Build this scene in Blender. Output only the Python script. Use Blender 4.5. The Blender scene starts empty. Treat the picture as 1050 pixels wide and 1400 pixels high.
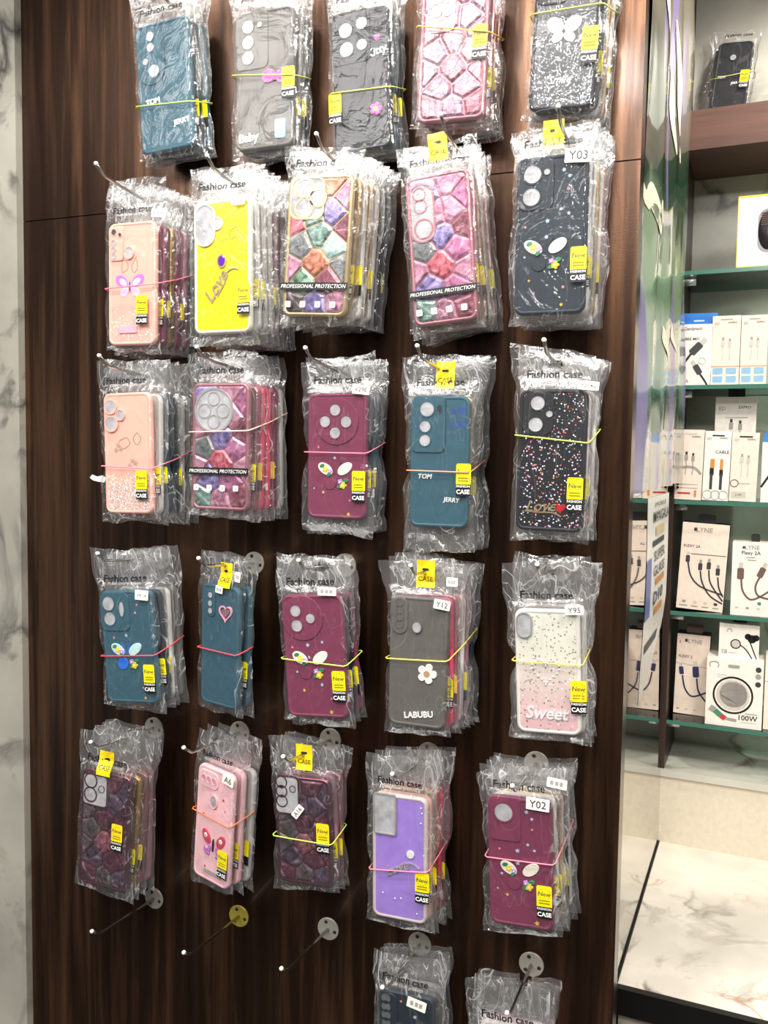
import bpy, math, random
from mathutils import Vector, Matrix, Euler, noise as mnoise

# ------------------------------------------------------------------ camera
FPX, PX, PY = 1200.0, 525.0, 700.0
CAM = Vector((0.0, -1.12, 1.60))
YAW, PITCH, ROLL = math.radians(20.777), math.radians(3.765), math.radians(-0.825)
_cy, _sy, _cp, _sp = math.cos(YAW), math.sin(YAW), math.cos(PITCH), math.sin(PITCH)
c_f = Vector((-_sy * _cp, _cy * _cp, -_sp))
_r0 = Vector((_cy, _sy, 0))
_d0 = c_f.cross(_r0)
c_r = _r0 * math.cos(ROLL) + _d0 * math.sin(ROLL)
c_d = _d0 * math.cos(ROLL) - _r0 * math.sin(ROLL)
scene = bpy.context.scene
COL = scene.collection
cam_data = bpy.data.cameras.new('camera')
cam_data.sensor_fit = 'HORIZONTAL'
cam_data.sensor_width = 36.0
cam_data.lens = FPX / 1050.0 * 36.0
cam_data.clip_start = 0.02
cam = bpy.data.objects.new('camera', cam_data)
COL.objects.link(cam)
_m = Matrix((c_r, -c_d, -c_f)).transposed().to_4x4()
_m.translation = CAM
cam.matrix_world = _m
scene.camera = cam

# ------------------------------------------------------------------ world, lights, exposure
world = bpy.data.worlds.new('world')
scene.world = world
world.use_nodes = True
world.node_tree.nodes['Background'].inputs['Color'].default_value = (0.95, 0.97, 1.0, 1)
world.node_tree.nodes['Background'].inputs['Strength'].default_value = 0.16
scene.view_settings.view_transform = 'Standard'
scene.view_settings.look = 'None'
scene.view_settings.gamma = 1.0
scene.view_settings.use_curve_mapping = False
scene.view_settings.exposure = 0.5
scene.cycles.transparent_max_bounces = 40
scene.cycles.max_bounces = 8
CEIL = 2.72


def area(name, loc, sx, sy, power, color=(1, 0.97, 0.93), rot=(0, 0, 0)):
    d = bpy.data.lights.new(name, 'AREA')
    d.shape = 'RECTANGLE'
    d.size, d.size_y, d.energy, d.color = sx, sy, power, color
    o = bpy.data.objects.new(name, d)
    o.location, o.rotation_euler = loc, rot
    COL.objects.link(o)
    return o


def spot(name, loc, power, ang=115, color=(1, 0.96, 0.9), rot=(0, 0, 0), rad=0.035, blend=0.35):
    d = bpy.data.lights.new(name, 'SPOT')
    d.energy, d.color, d.spot_size, d.spot_blend, d.shadow_soft_size = power, color, math.radians(ang), blend, rad
    o = bpy.data.objects.new(name, d)
    o.location, o.rotation_euler = loc, rot
    COL.objects.link(o)
    return o


area('added_panel_light', (-1.27, -1.62, CEIL - 0.02), 0.95, 1.50, 37, rot=(0, 0, -0.68))  # unseen panel, sized and turned so its reflection brightens the wood top
area('ceiling_strip_light', (-0.29, -1.56, CEIL - 0.02), 0.08, 0.36, 9)
area('added_panel_light', (0.75, -0.75, CEIL - 0.02), 0.60, 0.60, 30, (1, 0.95, 0.88))  # unseen panel added to light the recess
spot('ceiling_downlight', (-0.74, -0.30, CEIL - 0.02), 24, 80, blend=0.25)
spot('ceiling_downlight', (-0.34, -0.30, CEIL - 0.02), 22, 80, blend=0.3)
spot('ceiling_downlight', (-0.55, -0.95, CEIL - 0.02), 22, 140)
spot('ceiling_downlight', (-0.10, -0.85, CEIL - 0.02), 16, 140)
spot('ceiling_downlight', (0.30, 0.28, CEIL - 0.02), 31, 140, (1, 0.94, 0.86))
area('added_panel_light', (0.05, -2.30, CEIL - 0.02), 0.60, 0.60, 42, (1, 0.97, 0.93))  # unseen fill behind the camera, added to lift the lower rows


# ------------------------------------------------------------------ pixel helpers
def ray(px, py):
    return c_f + c_r * ((px - PX) / FPX) + c_d * ((py - PY) / FPX)


def at_y(px, py, y):
    d = ray(px, py)
    return CAM + d * ((y - CAM.y) / d.y)


# ------------------------------------------------------------------ materials
def lin(c):
    return tuple(((v / 255) / 12.92 if v / 255 <= 0.04045 else ((v / 255 + 0.055) / 1.055) ** 2.4) for v in c) + (1,)


MATS = {}


def new_mat(name):
    m = bpy.data.materials.new(name)
    m.use_nodes = True
    nt = m.node_tree
    b = nt.nodes['Principled BSDF']
    MATS[name] = m
    return m, nt, b


def N(nt, typ, **kw):
    n = nt.nodes.new(typ)
    for k, v in kw.items():
        if k.startswith('i_'):
            n.inputs[k[2:].replace('_', ' ')].default_value = v
        else:
            setattr(n, k, v)
    return n


def ramp(nt, stops, fac=None):
    r = nt.nodes.new('ShaderNodeValToRGB')
    cr = r.color_ramp
    while len(cr.elements) < len(stops):
        cr.elements.new(0.5)
    for e, (p, c) in zip(cr.elements, stops):
        e.position = p
        e.color = c if len(c) == 4 else tuple(c) + (1,)
    if fac is not None:
        nt.links.new(fac, r.inputs['Fac'])
    return r


def plain(name, rgb, rough=0.45, metal=0.0, coat=0.0, noise=0.06, bump=0.0, spec=0.5):
    """A procedural single-colour material with a little tonal noise."""
    if name in MATS:
        return MATS[name]
    m, nt, b = new_mat(name)
    c = lin(rgb)
    tc = N(nt, 'ShaderNodeTexCoord')
    nz = N(nt, 'ShaderNodeTexNoise', i_Scale=90.0, i_Detail=3.0)
    nt.links.new(tc.outputs['Object'], nz.inputs['Vector'])
    lo = tuple(v * (1 - noise) for v in c[:3]) + (1,)
    hi = tuple(min(1, v * (1 + noise)) for v in c[:3]) + (1,)
    r = ramp(nt, [(0.3, lo), (0.7, hi)], nz.outputs['Fac'])
    nt.links.new(r.outputs['Color'], b.inputs['Base Color'])
    b.inputs['Roughness'].default_value = rough
    b.inputs['Metallic'].default_value = metal
    b.inputs['Coat Weight'].default_value = coat
    b.inputs['Specular IOR Level'].default_value = spec
    if bump:
        bp = N(nt, 'ShaderNodeBump', i_Strength=bump, i_Distance=0.001)
        nt.links.new(nz.outputs['Fac'], bp.inputs['Height'])
        nt.links.new(bp.outputs['Normal'], b.inputs['Normal'])
    return m


def wood_mat(name, stops, rough=0.3, scale=1.0, horizontal=False, coat=0.0, metal=0.0):
    m, nt, b = new_mat(name)
    tc = N(nt, 'ShaderNodeTexCoord')
    mp = N(nt, 'ShaderNodeMapping')
    mp.inputs['Scale'].default_value = (2.2, 9, 42) if horizontal else (52 * scale, 52 * scale, 2.2 * scale)
    nt.links.new(tc.outputs['Object'], mp.inputs['Vector'])
    nz = N(nt, 'ShaderNodeTexNoise', i_Scale=1.0, i_Detail=7.0, i_Roughness=0.62, i_Distortion=0.35)
    nt.links.new(mp.outputs['Vector'], nz.inputs['Vector'])
    mp2 = N(nt, 'ShaderNodeMapping')
    mp2.inputs['Scale'].default_value = (1, 6, 14) if horizontal else (7.5, 7.5, 0.9)
    nt.links.new(tc.outputs['Object'], mp2.inputs['Vector'])
    nz2 = N(nt, 'ShaderNodeTexNoise', i_Scale=1.0, i_Detail=4.0)
    nt.links.new(mp2.outputs['Vector'], nz2.inputs['Vector'])
    mx = N(nt, 'ShaderNodeMath', operation='MULTIPLY_ADD')
    nt.links.new(nz.outputs['Fac'], mx.inputs[0])
    mx.inputs[1].default_value = 0.6
    ad = N(nt, 'ShaderNodeMath', operation='MULTIPLY')
    nt.links.new(nz2.outputs['Fac'], ad.inputs[0])
    ad.inputs[1].default_value = 0.36
    nt.links.new(ad.outputs[0], mx.inputs[2])
    r = ramp(nt, stops, mx.outputs[0])
    nt.links.new(r.outputs['Color'], b.inputs['Base Color'])
    b.inputs['Roughness'].default_value = rough
    b.inputs['Coat Weight'].default_value = coat
    b.inputs['Metallic'].default_value = metal
    b.inputs['Coat Roughness'].default_value = 0.12
    fine = N(nt, 'ShaderNodeTexNoise', i_Scale=900.0, i_Detail=1.0)
    nt.links.new(tc.outputs['Object'], fine.inputs['Vector'])
    bp = N(nt, 'ShaderNodeBump', i_Strength=0.25, i_Distance=0.0006)
    nt.links.new(fine.outputs['Fac'], bp.inputs['Height'])
    nt.links.new(bp.outputs['Normal'], b.inputs['Normal'])
    return m


def marble_mat(name, base, vein, scale=2.0, dark=0.5, rough=0.22, brown=True, off=(0, 0, 0), pat=0.5):
    m, nt, b = new_mat(name)
    tc = N(nt, 'ShaderNodeTexCoord')
    mp = N(nt, 'ShaderNodeMapping')
    mp.inputs['Location'].default_value = off
    nt.links.new(tc.outputs['Object'], mp.inputs['Vector'])
    v = mp.outputs['Vector']

    def nz(s, d, dist=0.0, rgh=0.55):
        n = N(nt, 'ShaderNodeTexNoise', i_Scale=s * scale, i_Detail=d, i_Distortion=dist, i_Roughness=rgh)
        nt.links.new(v, n.inputs['Vector'])
        return n.outputs['Fac']
    cloud = ramp(nt, [(0.35, lin(base)), (0.62, lin(tuple(int(x * 0.84) for x in base)))], nz(1.3, 5))

    def veinmask(fac, w):
        a = N(nt, 'ShaderNodeMath', operation='SUBTRACT')
        nt.links.new(fac, a.inputs[0])
        a.inputs[1].default_value = 0.5
        c = N(nt, 'ShaderNodeMath', operation='ABSOLUTE')
        nt.links.new(a.outputs[0], c.inputs[0])
        return ramp(nt, [(0.0, (1, 1, 1)), (w, (0, 0, 0))], c.outputs[0]).outputs['Color']

    def mul(a, bb):
        x = N(nt, 'ShaderNodeMix', data_type='RGBA', blend_type='MULTIPLY')
        x.inputs['Factor'].default_value = 1
        nt.links.new(a, x.inputs['A'])
        nt.links.new(bb, x.inputs['B'])
        return x.outputs['Result']

    def over(a, mask, col):
        x = N(nt, 'ShaderNodeMix', data_type='RGBA')
        nt.links.new(mask, x.inputs['Factor'])
        nt.links.new(a, x.inputs['A'])
        x.inputs['B'].default_value = col
        return x.outputs['Result']
    patch = ramp(nt, [(pat, (0, 0, 0)), (pat + 0.14, (1, 1, 1))], nz(0.8, 3)).outputs['Color']
    col = over(cloud.outputs['Color'], mul(veinmask(nz(1.1, 8, 0.7), 0.035), patch), lin(vein))
    blot = ramp(nt, [(0.62 - 0.05 * dark, (0, 0, 0)), (0.72, (dark, dark, dark))], nz(2.4, 9, 0.4, 0.68)).outputs['Color']
    col = over(col, mul(blot, patch), lin((38, 38, 36)))
    if brown:
        p2 = ramp(nt, [(0.58, (0, 0, 0)), (0.66, (0.8, 0.8, 0.8))], nz(1.7, 2)).outputs['Color']
        col = over(col, mul(veinmask(nz(1.6, 6, 0.6), 0.014), p2), lin((176, 112, 66)))
    nt.links.new(col, b.inputs['Base Color'])
    b.inputs['Roughness'].default_value = rough
    return m


def film_mat(name, haze=0.012, gloss=0.03, rough=0.07, bump=0.8, tint=(0.98, 0.98, 0.98)):
    """Thin crinkled clear plastic: see-through with glints and a little haze."""
    m, nt, b = new_mat(name)
    nt.nodes.remove(b)
    out = nt.nodes['Material Output']
    tc = N(nt, 'ShaderNodeTexCoord')
    oi = N(nt, 'ShaderNodeObjectInfo')
    ad = N(nt, 'ShaderNodeVectorMath', operation='ADD')
    nt.links.new(tc.outputs['Object'], ad.inputs[0])
    nt.links.new(oi.outputs['Random'], ad.inputs[1])
    nz = N(nt, 'ShaderNodeTexNoise', i_Scale=19.0, i_Detail=4.0, i_Distortion=2.0)
    nt.links.new(ad.outputs[0], nz.inputs['Vector'])
    vo = N(nt, 'ShaderNodeTexVoronoi', feature='DISTANCE_TO_EDGE', i_Scale=70.0)
    nt.links.new(ad.outputs[0], vo.inputs['Vector'])
    mn = N(nt, 'ShaderNodeMath', operation='MINIMUM')
    nt.links.new(vo.outputs['Distance'], mn.inputs[0])
    mn.inputs[1].default_value = 0.12
    sm = N(nt, 'ShaderNodeMath', operation='MULTIPLY_ADD')
    nt.links.new(mn.outputs[0], sm.inputs[0])
    sm.inputs[1].default_value = -0.2
    nt.links.new(nz.outputs['Fac'], sm.inputs[2])
    bp = N(nt, 'ShaderNodeBump', i_Strength=bump, i_Distance=0.004)
    nt.links.new(sm.outputs[0], bp.inputs['Height'])
    tr = N(nt, 'ShaderNodeBsdfTransparent')
    tr.inputs['Color'].default_value = tuple(tint) + (1,)
    gl = N(nt, 'ShaderNodeBsdfGlossy', i_Roughness=rough)
    nt.links.new(bp.outputs['Normal'], gl.inputs['Normal'])
    df = N(nt, 'ShaderNodeBsdfDiffuse')
    df.inputs['Color'].default_value = (0.85, 0.85, 0.85, 1)
    lw = N(nt, 'ShaderNodeLayerWeight', i_Blend=0.25)
    nt.links.new(bp.outputs['Normal'], lw.inputs['Normal'])
    fm = N(nt, 'ShaderNodeMath', operation='MULTIPLY_ADD')
    nt.links.new(lw.outputs['Fresnel'], fm.inputs[0])
    fm.inputs[1].default_value = 0.42
    fm.inputs[2].default_value = gloss * 0.5
    at = N(nt, 'ShaderNodeAttribute', attribute_name='crumple')
    mpc = N(nt, 'ShaderNodeMapping')
    mpc.inputs['Rotation'].default_value = (0, 0.5, 0)
    mpc.inputs['Scale'].default_value = (1.0, 1.0, 0.45)
    nt.links.new(ad.outputs[0], mpc.inputs['Vector'])

    def crease(sc, width):
        n = N(nt, 'ShaderNodeTexNoise', i_Scale=sc, i_Detail=2.0, i_Distortion=1.2)
        nt.links.new(mpc.outputs['Vector'], n.inputs['Vector'])
        a = N(nt, 'ShaderNodeMath', operation='SUBTRACT')
        nt.links.new(n.outputs['Fac'], a.inputs[0])
        a.inputs[1].default_value = 0.5
        b2 = N(nt, 'ShaderNodeMath', operation='ABSOLUTE')
        nt.links.new(a.outputs[0], b2.inputs[0])
        return ramp(nt, [(0.0, (1, 1, 1)), (width, (0, 0, 0))], b2.outputs[0]).outputs['Color']
    gate = ramp(nt, [(0.45, (0, 0, 0)), (0.6, (1, 1, 1))], nz.outputs['Fac']).outputs['Color']
    cs = N(nt, 'ShaderNodeMath', operation='MULTIPLY')
    nt.links.new(crease(44, 0.016), cs.inputs[0])
    nt.links.new(gate, cs.inputs[1])
    cs2 = N(nt, 'ShaderNodeMath', operation='MAXIMUM')
    nt.links.new(cs.outputs[0], cs2.inputs[0])
    nt.links.new(crease(19, 0.007), cs2.inputs[1])
    hz = N(nt, 'ShaderNodeMath', operation='MULTIPLY')
    nt.links.new(cs2.outputs[0], hz.inputs[0])
    nt.links.new(at.outputs['Fac'], hz.inputs[1])
    hz2 = N(nt, 'ShaderNodeMath', operation='MULTIPLY_ADD')
    nt.links.new(hz.outputs[0], hz2.inputs[0])
    hz2.inputs[1].default_value = 0.42
    hz2.inputs[2].default_value = haze
    hz3 = N(nt, 'ShaderNodeMath', operation='MULTIPLY_ADD')
    nt.links.new(at.outputs['Fac'], hz3.inputs[0])
    hz3.inputs[1].default_value = 0.022
    nt.links.new(hz2.outputs[0], hz3.inputs[2])
    gl2 = N(nt, 'ShaderNodeMath', operation='MULTIPLY_ADD')
    nt.links.new(at.outputs['Fac'], gl2.inputs[0])
    gl2.inputs[1].default_value = 0.05
    nt.links.new(fm.outputs[0], gl2.inputs[2])
    m1 = N(nt, 'ShaderNodeMixShader')
    nt.links.new(hz3.outputs[0], m1.inputs['Fac'])
    nt.links.new(tr.outputs[0], m1.inputs[1])
    nt.links.new(df.outputs[0], m1.inputs[2])
    m2 = N(nt, 'ShaderNodeMixShader')
    nt.links.new(gl2.outputs[0], m2.inputs['Fac'])
    nt.links.new(m1.outputs[0], m2.inputs[1])
    nt.links.new(gl.outputs[0], m2.inputs[2])
    nt.links.new(m2.outputs[0], out.inputs['Surface'])
    return m


def glitter_mat(name, base, flakes, scale=620.0, thresh=0.72, rough=0.35, zgrad=None, base2=None):
    """Base colour with small bright flakes; zgrad=(z0,z1): flakes get denser from z0 down to z1."""
    m, nt, b = new_mat(name)
    tc = N(nt, 'ShaderNodeTexCoord')
    vo = N(nt, 'ShaderNodeTexVoronoi', i_Scale=scale, i_Randomness=1.0)
    nt.links.new(tc.outputs['Object'], vo.inputs['Vector'])
    sp = N(nt, 'ShaderNodeSeparateColor')
    nt.links.new(vo.outputs['Color'], sp.inputs['Color'])
    gt = N(nt, 'ShaderNodeMath', operation='GREATER_THAN')
    nt.links.new(sp.outputs['Red'], gt.inputs[0])
    gt.inputs[1].default_value = thresh
    near = N(nt, 'ShaderNodeMath', operation='LESS_THAN')
    nt.links.new(vo.outputs['Distance'], near.inputs[0])
    near.inputs[1].default_value = 0.5
    mk = N(nt, 'ShaderNodeMath', operation='MULTIPLY')
    nt.links.new(gt.outputs[0], mk.inputs[0])
    nt.links.new(near.outputs[0], mk.inputs[1])
    sx = N(nt, 'ShaderNodeSeparateXYZ')
    nt.links.new(tc.outputs['Object'], sx.inputs['Vector'])
    if zgrad:
        mr = N(nt, 'ShaderNodeMapRange')
        mr.inputs['From Min'].default_value, mr.inputs['From Max'].default_value = zgrad
        mr.inputs['To Min'].default_value, mr.inputs['To Max'].default_value = 1.02, thresh
        nt.links.new(sx.outputs['Z'], mr.inputs['Value'])
        nt.links.new(mr.outputs['Result'], gt.inputs[1])
    fl = ramp(nt, [(i / max(1, len(flakes)), lin(c)) for i, c in enumerate(flakes)], sp.outputs['Green'])
    fl.color_ramp.interpolation = 'CONSTANT'
    mx = N(nt, 'ShaderNodeMix', data_type='RGBA')
    nt.links.new(mk.outputs[0], mx.inputs['Factor'])
    mx.inputs['A'].default_value = lin(base)
    if base2:
        mr2 = N(nt, 'ShaderNodeMapRange')
        mr2.inputs['From Min'].default_value, mr2.inputs['From Max'].default_value = 0.03, -0.08
        nt.links.new(sx.outputs['Z'], mr2.inputs['Value'])
        g = ramp(nt, [(0, lin(base)), (1, lin(base2))], mr2.outputs['Result'])
        nt.links.new(g.outputs['Color'], mx.inputs['A'])
    nt.links.new(fl.outputs['Color'], mx.inputs['B'])
    nt.links.new(mx.outputs['Result'], b.inputs['Base Color'])
    b.inputs['Roughness'].default_value = rough
    b.inputs['Coat Weight'].default_value = 0.5
    return m


def gem_mat(name, a, bcol, rough=0.30):
    if name in MATS:
        return MATS[name]
    m, nt, b = new_mat(name)
    tc = N(nt, 'ShaderNodeTexCoord')
    nz = N(nt, 'ShaderNodeTexNoise', i_Scale=55.0, i_Detail=5.0, i_Distortion=1.8)
    nt.links.new(tc.outputs['Object'], nz.inputs['Vector'])
    r = ramp(nt, [(0.3, lin(tuple(int(x * 0.72) for x in a))), (0.58, lin(bcol)), (0.72, lin(tuple(min(255, int(x * 0.5 + 120)) for x in bcol)))], nz.outputs['Fac'])
    nt.links.new(r.outputs['Color'], b.inputs['Base Color'])
    b.inputs['Roughness'].default_value = rough
    b.inputs['Metallic'].default_value = 0.35
    b.inputs['Coat Weight'].default_value = 0.15
    return m


def glass_mat(name, tint=(0.86, 0.95, 0.91), gloss=0.08):
    m, nt, b = new_mat(name)
    nt.nodes.remove(b)
    out = nt.nodes['Material Output']
    tr = N(nt, 'ShaderNodeBsdfTransparent')
    tr.inputs['Color'].default_value = tuple(tint) + (1,)
    gl = N(nt, 'ShaderNodeBsdfGlossy', i_Roughness=0.03)
    fr = N(nt, 'ShaderNodeFresnel', i_IOR=1.5)
    mx = N(nt, 'ShaderNodeMixShader')
    nt.links.new(fr.outputs[0], mx.inputs['Fac'])
    nt.links.new(tr.outputs[0], mx.inputs[1])
    nt.links.new(gl.outputs[0], mx.inputs[2])
    nt.links.new(mx.outputs[0], out.inputs['Surface'])
    return m


WOOD = wood_mat('dark wood laminate', [(0.28, lin((33, 23, 18))), (0.46, lin((64, 45, 34))), (0.64, lin((122, 88, 64)))], 0.26, coat=0.15, metal=0.8)
WOOD2 = wood_mat('brown wood beam', [(0.30, lin((62, 38, 30))), (0.52, lin((98, 66, 54))), (0.72, lin((124, 88, 72)))], 0.45, horizontal=True)
MARBLE_L = marble_mat('grey marble cladding', (168, 165, 153), (72, 70, 66), 2.6, 1.0, 0.35, True, (5.3, 0, 2.1), 0.42)
MARBLE_C = marble_mat('cream marble counter', (240, 232, 218), (118, 110, 102), 3.0, 0.7, 0.14, True, (2.7, 1.3, 0), 0.42)
MARBLE_B = marble_mat('pale grey marble back wall', (206, 204, 192), (110, 108, 100), 3.0, 0.5, 0.3, True, (1.7, 0, 0.2))
CREAM = plain('cream wall laminate', (222, 212, 192), 0.35)
FILM = film_mat('clear crinkled bag film')
FILM_H = film_mat('clear bag film of rear packs', haze=0.022, gloss=0.04, rough=0.12)
STEEL = plain('polished steel', (200, 198, 192), 0.22, 1.0)
FLANGE = plain('brushed steel flange', (176, 172, 162), 0.36, 0.35)
FLANGE_Y = plain('yellow stained flange', (186, 170, 66), 0.4, 0.4)
SCREW = plain('dark screw head', (70, 68, 64), 0.35, 0.6)
BLACK = plain('black print', (18, 18, 20), 0.45)
INK = plain('dark grey print', (58, 58, 62), 0.5)
GREYPRINT = plain('light grey print', (160, 156, 152), 0.5)
WHITE = plain('white print', (240, 240, 236), 0.45)
STK_Y = plain('yellow sticker', (228, 214, 20), 0.4)
STK_Y2 = plain('warm yellow card', (238, 208, 28), 0.4)
LABELW = plain('white price label', (236, 234, 226), 0.5)
LENSW = plain('grey white foam insert', (172, 172, 176), 0.7, noise=0.22, bump=0.5)
LENSD = plain('dark lens opening', (50, 40, 40), 0.4)
GOLD = plain('gold plating', (204, 182, 138), 0.24, 0.6)
ROSE = plain('rose gold plating', (168, 112, 122), 0.34, 0.4)
PLUM = plain('plum plating', (122, 72, 88), 0.2, 0.8)
SILVER = plain('silver plating', (206, 204, 202), 0.25, 0.55)
CASECOL = {'teal': (48, 88, 104), 'grey': (98, 95, 91), 'navy': (32, 44, 56), 'black': (26, 28, 34), 'maroon': (122, 50, 80),
           'peach': (240, 178, 162), 'yellow': (240, 228, 24), 'purple': (160, 130, 214), 'pale pink': (246, 198, 204),
           'pink': (214, 70, 104), 'clear': (206, 204, 200), 'gold': (190, 150, 90), 'rose': (196, 136, 146), 'mauve': (150, 104, 116), 'white': (232, 228, 224)}


def case_mat(c):
    if c in ('gold', 'rose'):
        return plain('case ' + c, CASECOL[c], 0.25, 0.7)
    return plain('case ' + c, CASECOL[c], 0.5, 0, 0.04, 0.05, spec=0.3)


# ------------------------------------------------------------------ mesh helpers
def mesh(name, verts, faces, mats=(), fm=None, smooth=False):
    me = bpy.data.meshes.new(name)
    me.from_pydata([tuple(v) for v in verts], [], faces)
    for m in mats:
        me.materials.append(m)
    if fm:
        for p, k in zip(me.polygons, fm):
            p.material_index = k
    if smooth:
        for p in me.polygons:
            p.use_smooth = True
    me.update()
    return me


def ob(name, me, parent=None, loc=(0, 0, 0), rot=(0, 0, 0)):
    o = bpy.data.objects.new(name, me)
    COL.objects.link(o)
    o.location, o.rotation_euler = loc, rot
    if parent is not None:
        o.parent = parent
    return o


def tag(o, label, cat, group=None):
    o['label'], o['category'] = label, cat
    if group:
        o['group'] = group
    return o


def structure(o, label=None):
    o['kind'] = 'structure'
    if label:
        o['label'] = label
        o['category'] = label.split()[-1]
    return o


def box_mesh(name, a, b, mats, bev=0.0, fm=None):
    (x0, y0, z0), (x1, y1, z1) = a, b
    v = [(x, y, z) for x in (x0, x1) for y in (y0, y1) for z in (z0, z1)]
    f = [(0, 1, 3, 2), (4, 6, 7, 5), (0, 4, 5, 1), (2, 3, 7, 6), (0, 2, 6, 4), (1, 5, 7, 3)]  # left,right,front,back,bottom,top
    return mesh(name, v, f, mats, fm)


def rrect(w, h, r, n=5, cx=0.0, cz=0.0):
    r = min(r, w / 2 - 1e-5, h / 2 - 1e-5)
    pts = []
    for k, (sx, sz) in enumerate(((1, -1), (1, 1), (-1, 1), (-1, -1))):
        a0 = -math.pi / 2 + k * math.pi / 2
        for i in range(n + 1):
            a = a0 + (math.pi / 2) * i / n
            pts.append((cx + sx * (w / 2 - r) + r * math.cos(a), cz + sz * (h / 2 - r) + r * math.sin(a)))
    return pts


def circ(r, n=20, cx=0.0, cz=0.0, rx=1.0, rz=1.0):
    return [(cx + r * rx * math.cos(2 * math.pi * i / n), cz + r * rz * math.sin(2 * math.pi * i / n)) for i in range(n)]


def rotp(pts, a, cx=0.0, cz=0.0):
    c, s = math.cos(a), math.sin(a)
    return [(cx + x * c - z * s, cz + x * s + z * c) for x, z in pts]


def prism(name, pts, y0, y1, mat, bev=0.0, smooth=False):
    """Polygon (x,z) raised from y0 to y1 (y1 < y0 is towards the viewer), bevelled rim."""
    n = len(pts)
    cx, cz = sum(p[0] for p in pts) / n, sum(p[1] for p in pts) / n
    v = [(x, y0, z) for x, z in pts]
    rings = [y0]
    f = []
    if bev > 0:
        yb = y1 + min(bev, abs(y1 - y0) * 0.7)
        v += [(x, yb, z) for x, z in pts]
        R = max(1e-4, sum(math.hypot(x - cx, z - cz) for x, z in pts) / n)
        k = max(0.2, 1 - bev / R)
        v += [(cx + (x - cx) * k, y1, cz + (z - cz) * k) for x, z in pts]
        nr = 3
    else:
        v += [(x, y1, z) for x, z in pts]
        nr = 2
    for j in range(nr - 1):
        for i in range(n):
            a, b2 = j * n + i, j * n + (i + 1) % n
            f.append((a, b2, b2 + n, a + n))
    f.append(tuple((nr - 1) * n + i for i in range(n)))
    f.append(tuple(reversed(range(n))))
    return mesh(name, v, f, [mat], None, smooth)


def ring_mesh(name, outer, inner, y0, y1, mat):
    """A raised frame between two outlines of the same length."""
    n = len(outer)
    v = [(x, y0, z) for x, z in outer] + [(x, y1, z) for x, z in outer] + [(x, y1, z) for x, z in inner] + [(x, y0, z) for x, z in inner]
    f = []
    for j in range(3):
        for i in range(n):
            a, b2 = j * n + i, j * n + (i + 1) % n
            f.append((a, b2, b2 + n, a + n))
    return mesh(name, v, f, [mat])


def tube(name, path, r, mat, n=7, closed=False, cap=True, smooth=True):
    path = [Vector(p) for p in path]
    v, f = [], []
    m = len(path)
    up0 = None
    for i, p in enumerate(path):
        if closed:
            t = path[(i + 1) % m] - path[i - 1]
        else:
            t = path[min(i + 1, m - 1)] - path[max(i - 1, 0)]
        t.normalize()
        if up0 is None:
            up0 = Vector((0, 0, 1)) if abs(t.z) < 0.9 else Vector((1, 0, 0))
        a = (up0 - t * up0.dot(t)).normalized()
        up0 = a
        b2 = t.cross(a)
        rr = r[i] if isinstance(r, (list, tuple)) else r
        for k in range(n):
            an = 2 * math.pi * k / n
            v.append(p + (a * math.cos(an) + b2 * math.sin(an)) * rr)
    for i in range(m if closed else m - 1):
        for k in range(n):
            a, b2 = i * n + k, i * n + (k + 1) % n
            c, d = ((i + 1) % m) * n + (k + 1) % n, ((i + 1) % m) * n + k
            f.append((a, b2, c, d))
    if not closed and cap:
        f.append(tuple(reversed(range(n))))
        f.append(tuple((m - 1) * n + k for k in range(n)))
    return mesh(name, v, f, [mat], None, smooth)


def ribbon_pts(path, w):
    """2D polyline -> closed outline polygon of width w."""
    L, Rr = [], []
    for i, (x, z) in enumerate(path):
        x0, z0 = path[max(i - 1, 0)]
        x1, z1 = path[min(i + 1, len(path) - 1)]
        d = math.hypot(x1 - x0, z1 - z0) or 1
        nx, nz_ = -(z1 - z0) / d, (x1 - x0) / d
        L.append((x + nx * w / 2, z + nz_ * w / 2))
        Rr.append((x - nx * w / 2, z - nz_ * w / 2))
    return L, Rr


def ribbon_mesh(name, path, w, y0, y1, mat):
    L, Rr = ribbon_pts(path, w)
    n = len(path)
    v = [(x, y1, z) for x, z in L] + [(x, y1, z) for x, z in Rr] + [(x, y0, z) for x, z in L] + [(x, y0, z) for x, z in Rr]
    f = []
    for i in range(n - 1):
        f += [(i, n + i, n + i + 1, i + 1), (2 * n + i, i, i + 1, 2 * n + i + 1), (n + i, 3 * n + i, 3 * n + i + 1, n + i + 1)]
    return mesh(name, v, f, [mat])


_TXT = {}


def text_geo(body, bold=0.0, shear=0.0, res=2):
    """Glyph outlines as (verts2d, faces, width, height), normalised to size 1, centred."""
    key = (body, bold, shear, res)
    if key in _TXT:
        return _TXT[key]
    cu = bpy.data.curves.new('txt', 'FONT')
    cu.body, cu.size, cu.resolution_u, cu.shear, cu.offset = body, 1.0, res, shear, bold
    cu.fill_mode = 'FRONT'
    o = bpy.data.objects.new('txt', cu)
    COL.objects.link(o)
    dg = bpy.context.evaluated_depsgraph_get()
    me = bpy.data.meshes.new_from_object(o.evaluated_get(dg))
    vs = [(v.co.x, v.co.y) for v in me.vertices]
    fs = [tuple(p.vertices) for p in me.polygons]
    bpy.data.objects.remove(o)
    bpy.data.curves.remove(cu)
    bpy.data.meshes.remove(me)
    x0, x1 = min(v[0] for v in vs), max(v[0] for v in vs)
    z0, z1 = min(v[1] for v in vs), max(v[1] for v in vs)
    vs = [(x - (x0 + x1) / 2, z - (z0 + z1) / 2) for x, z in vs]
    _TXT[key] = (vs, fs, x1 - x0, z1 - z0)
    return _TXT[key]


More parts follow.
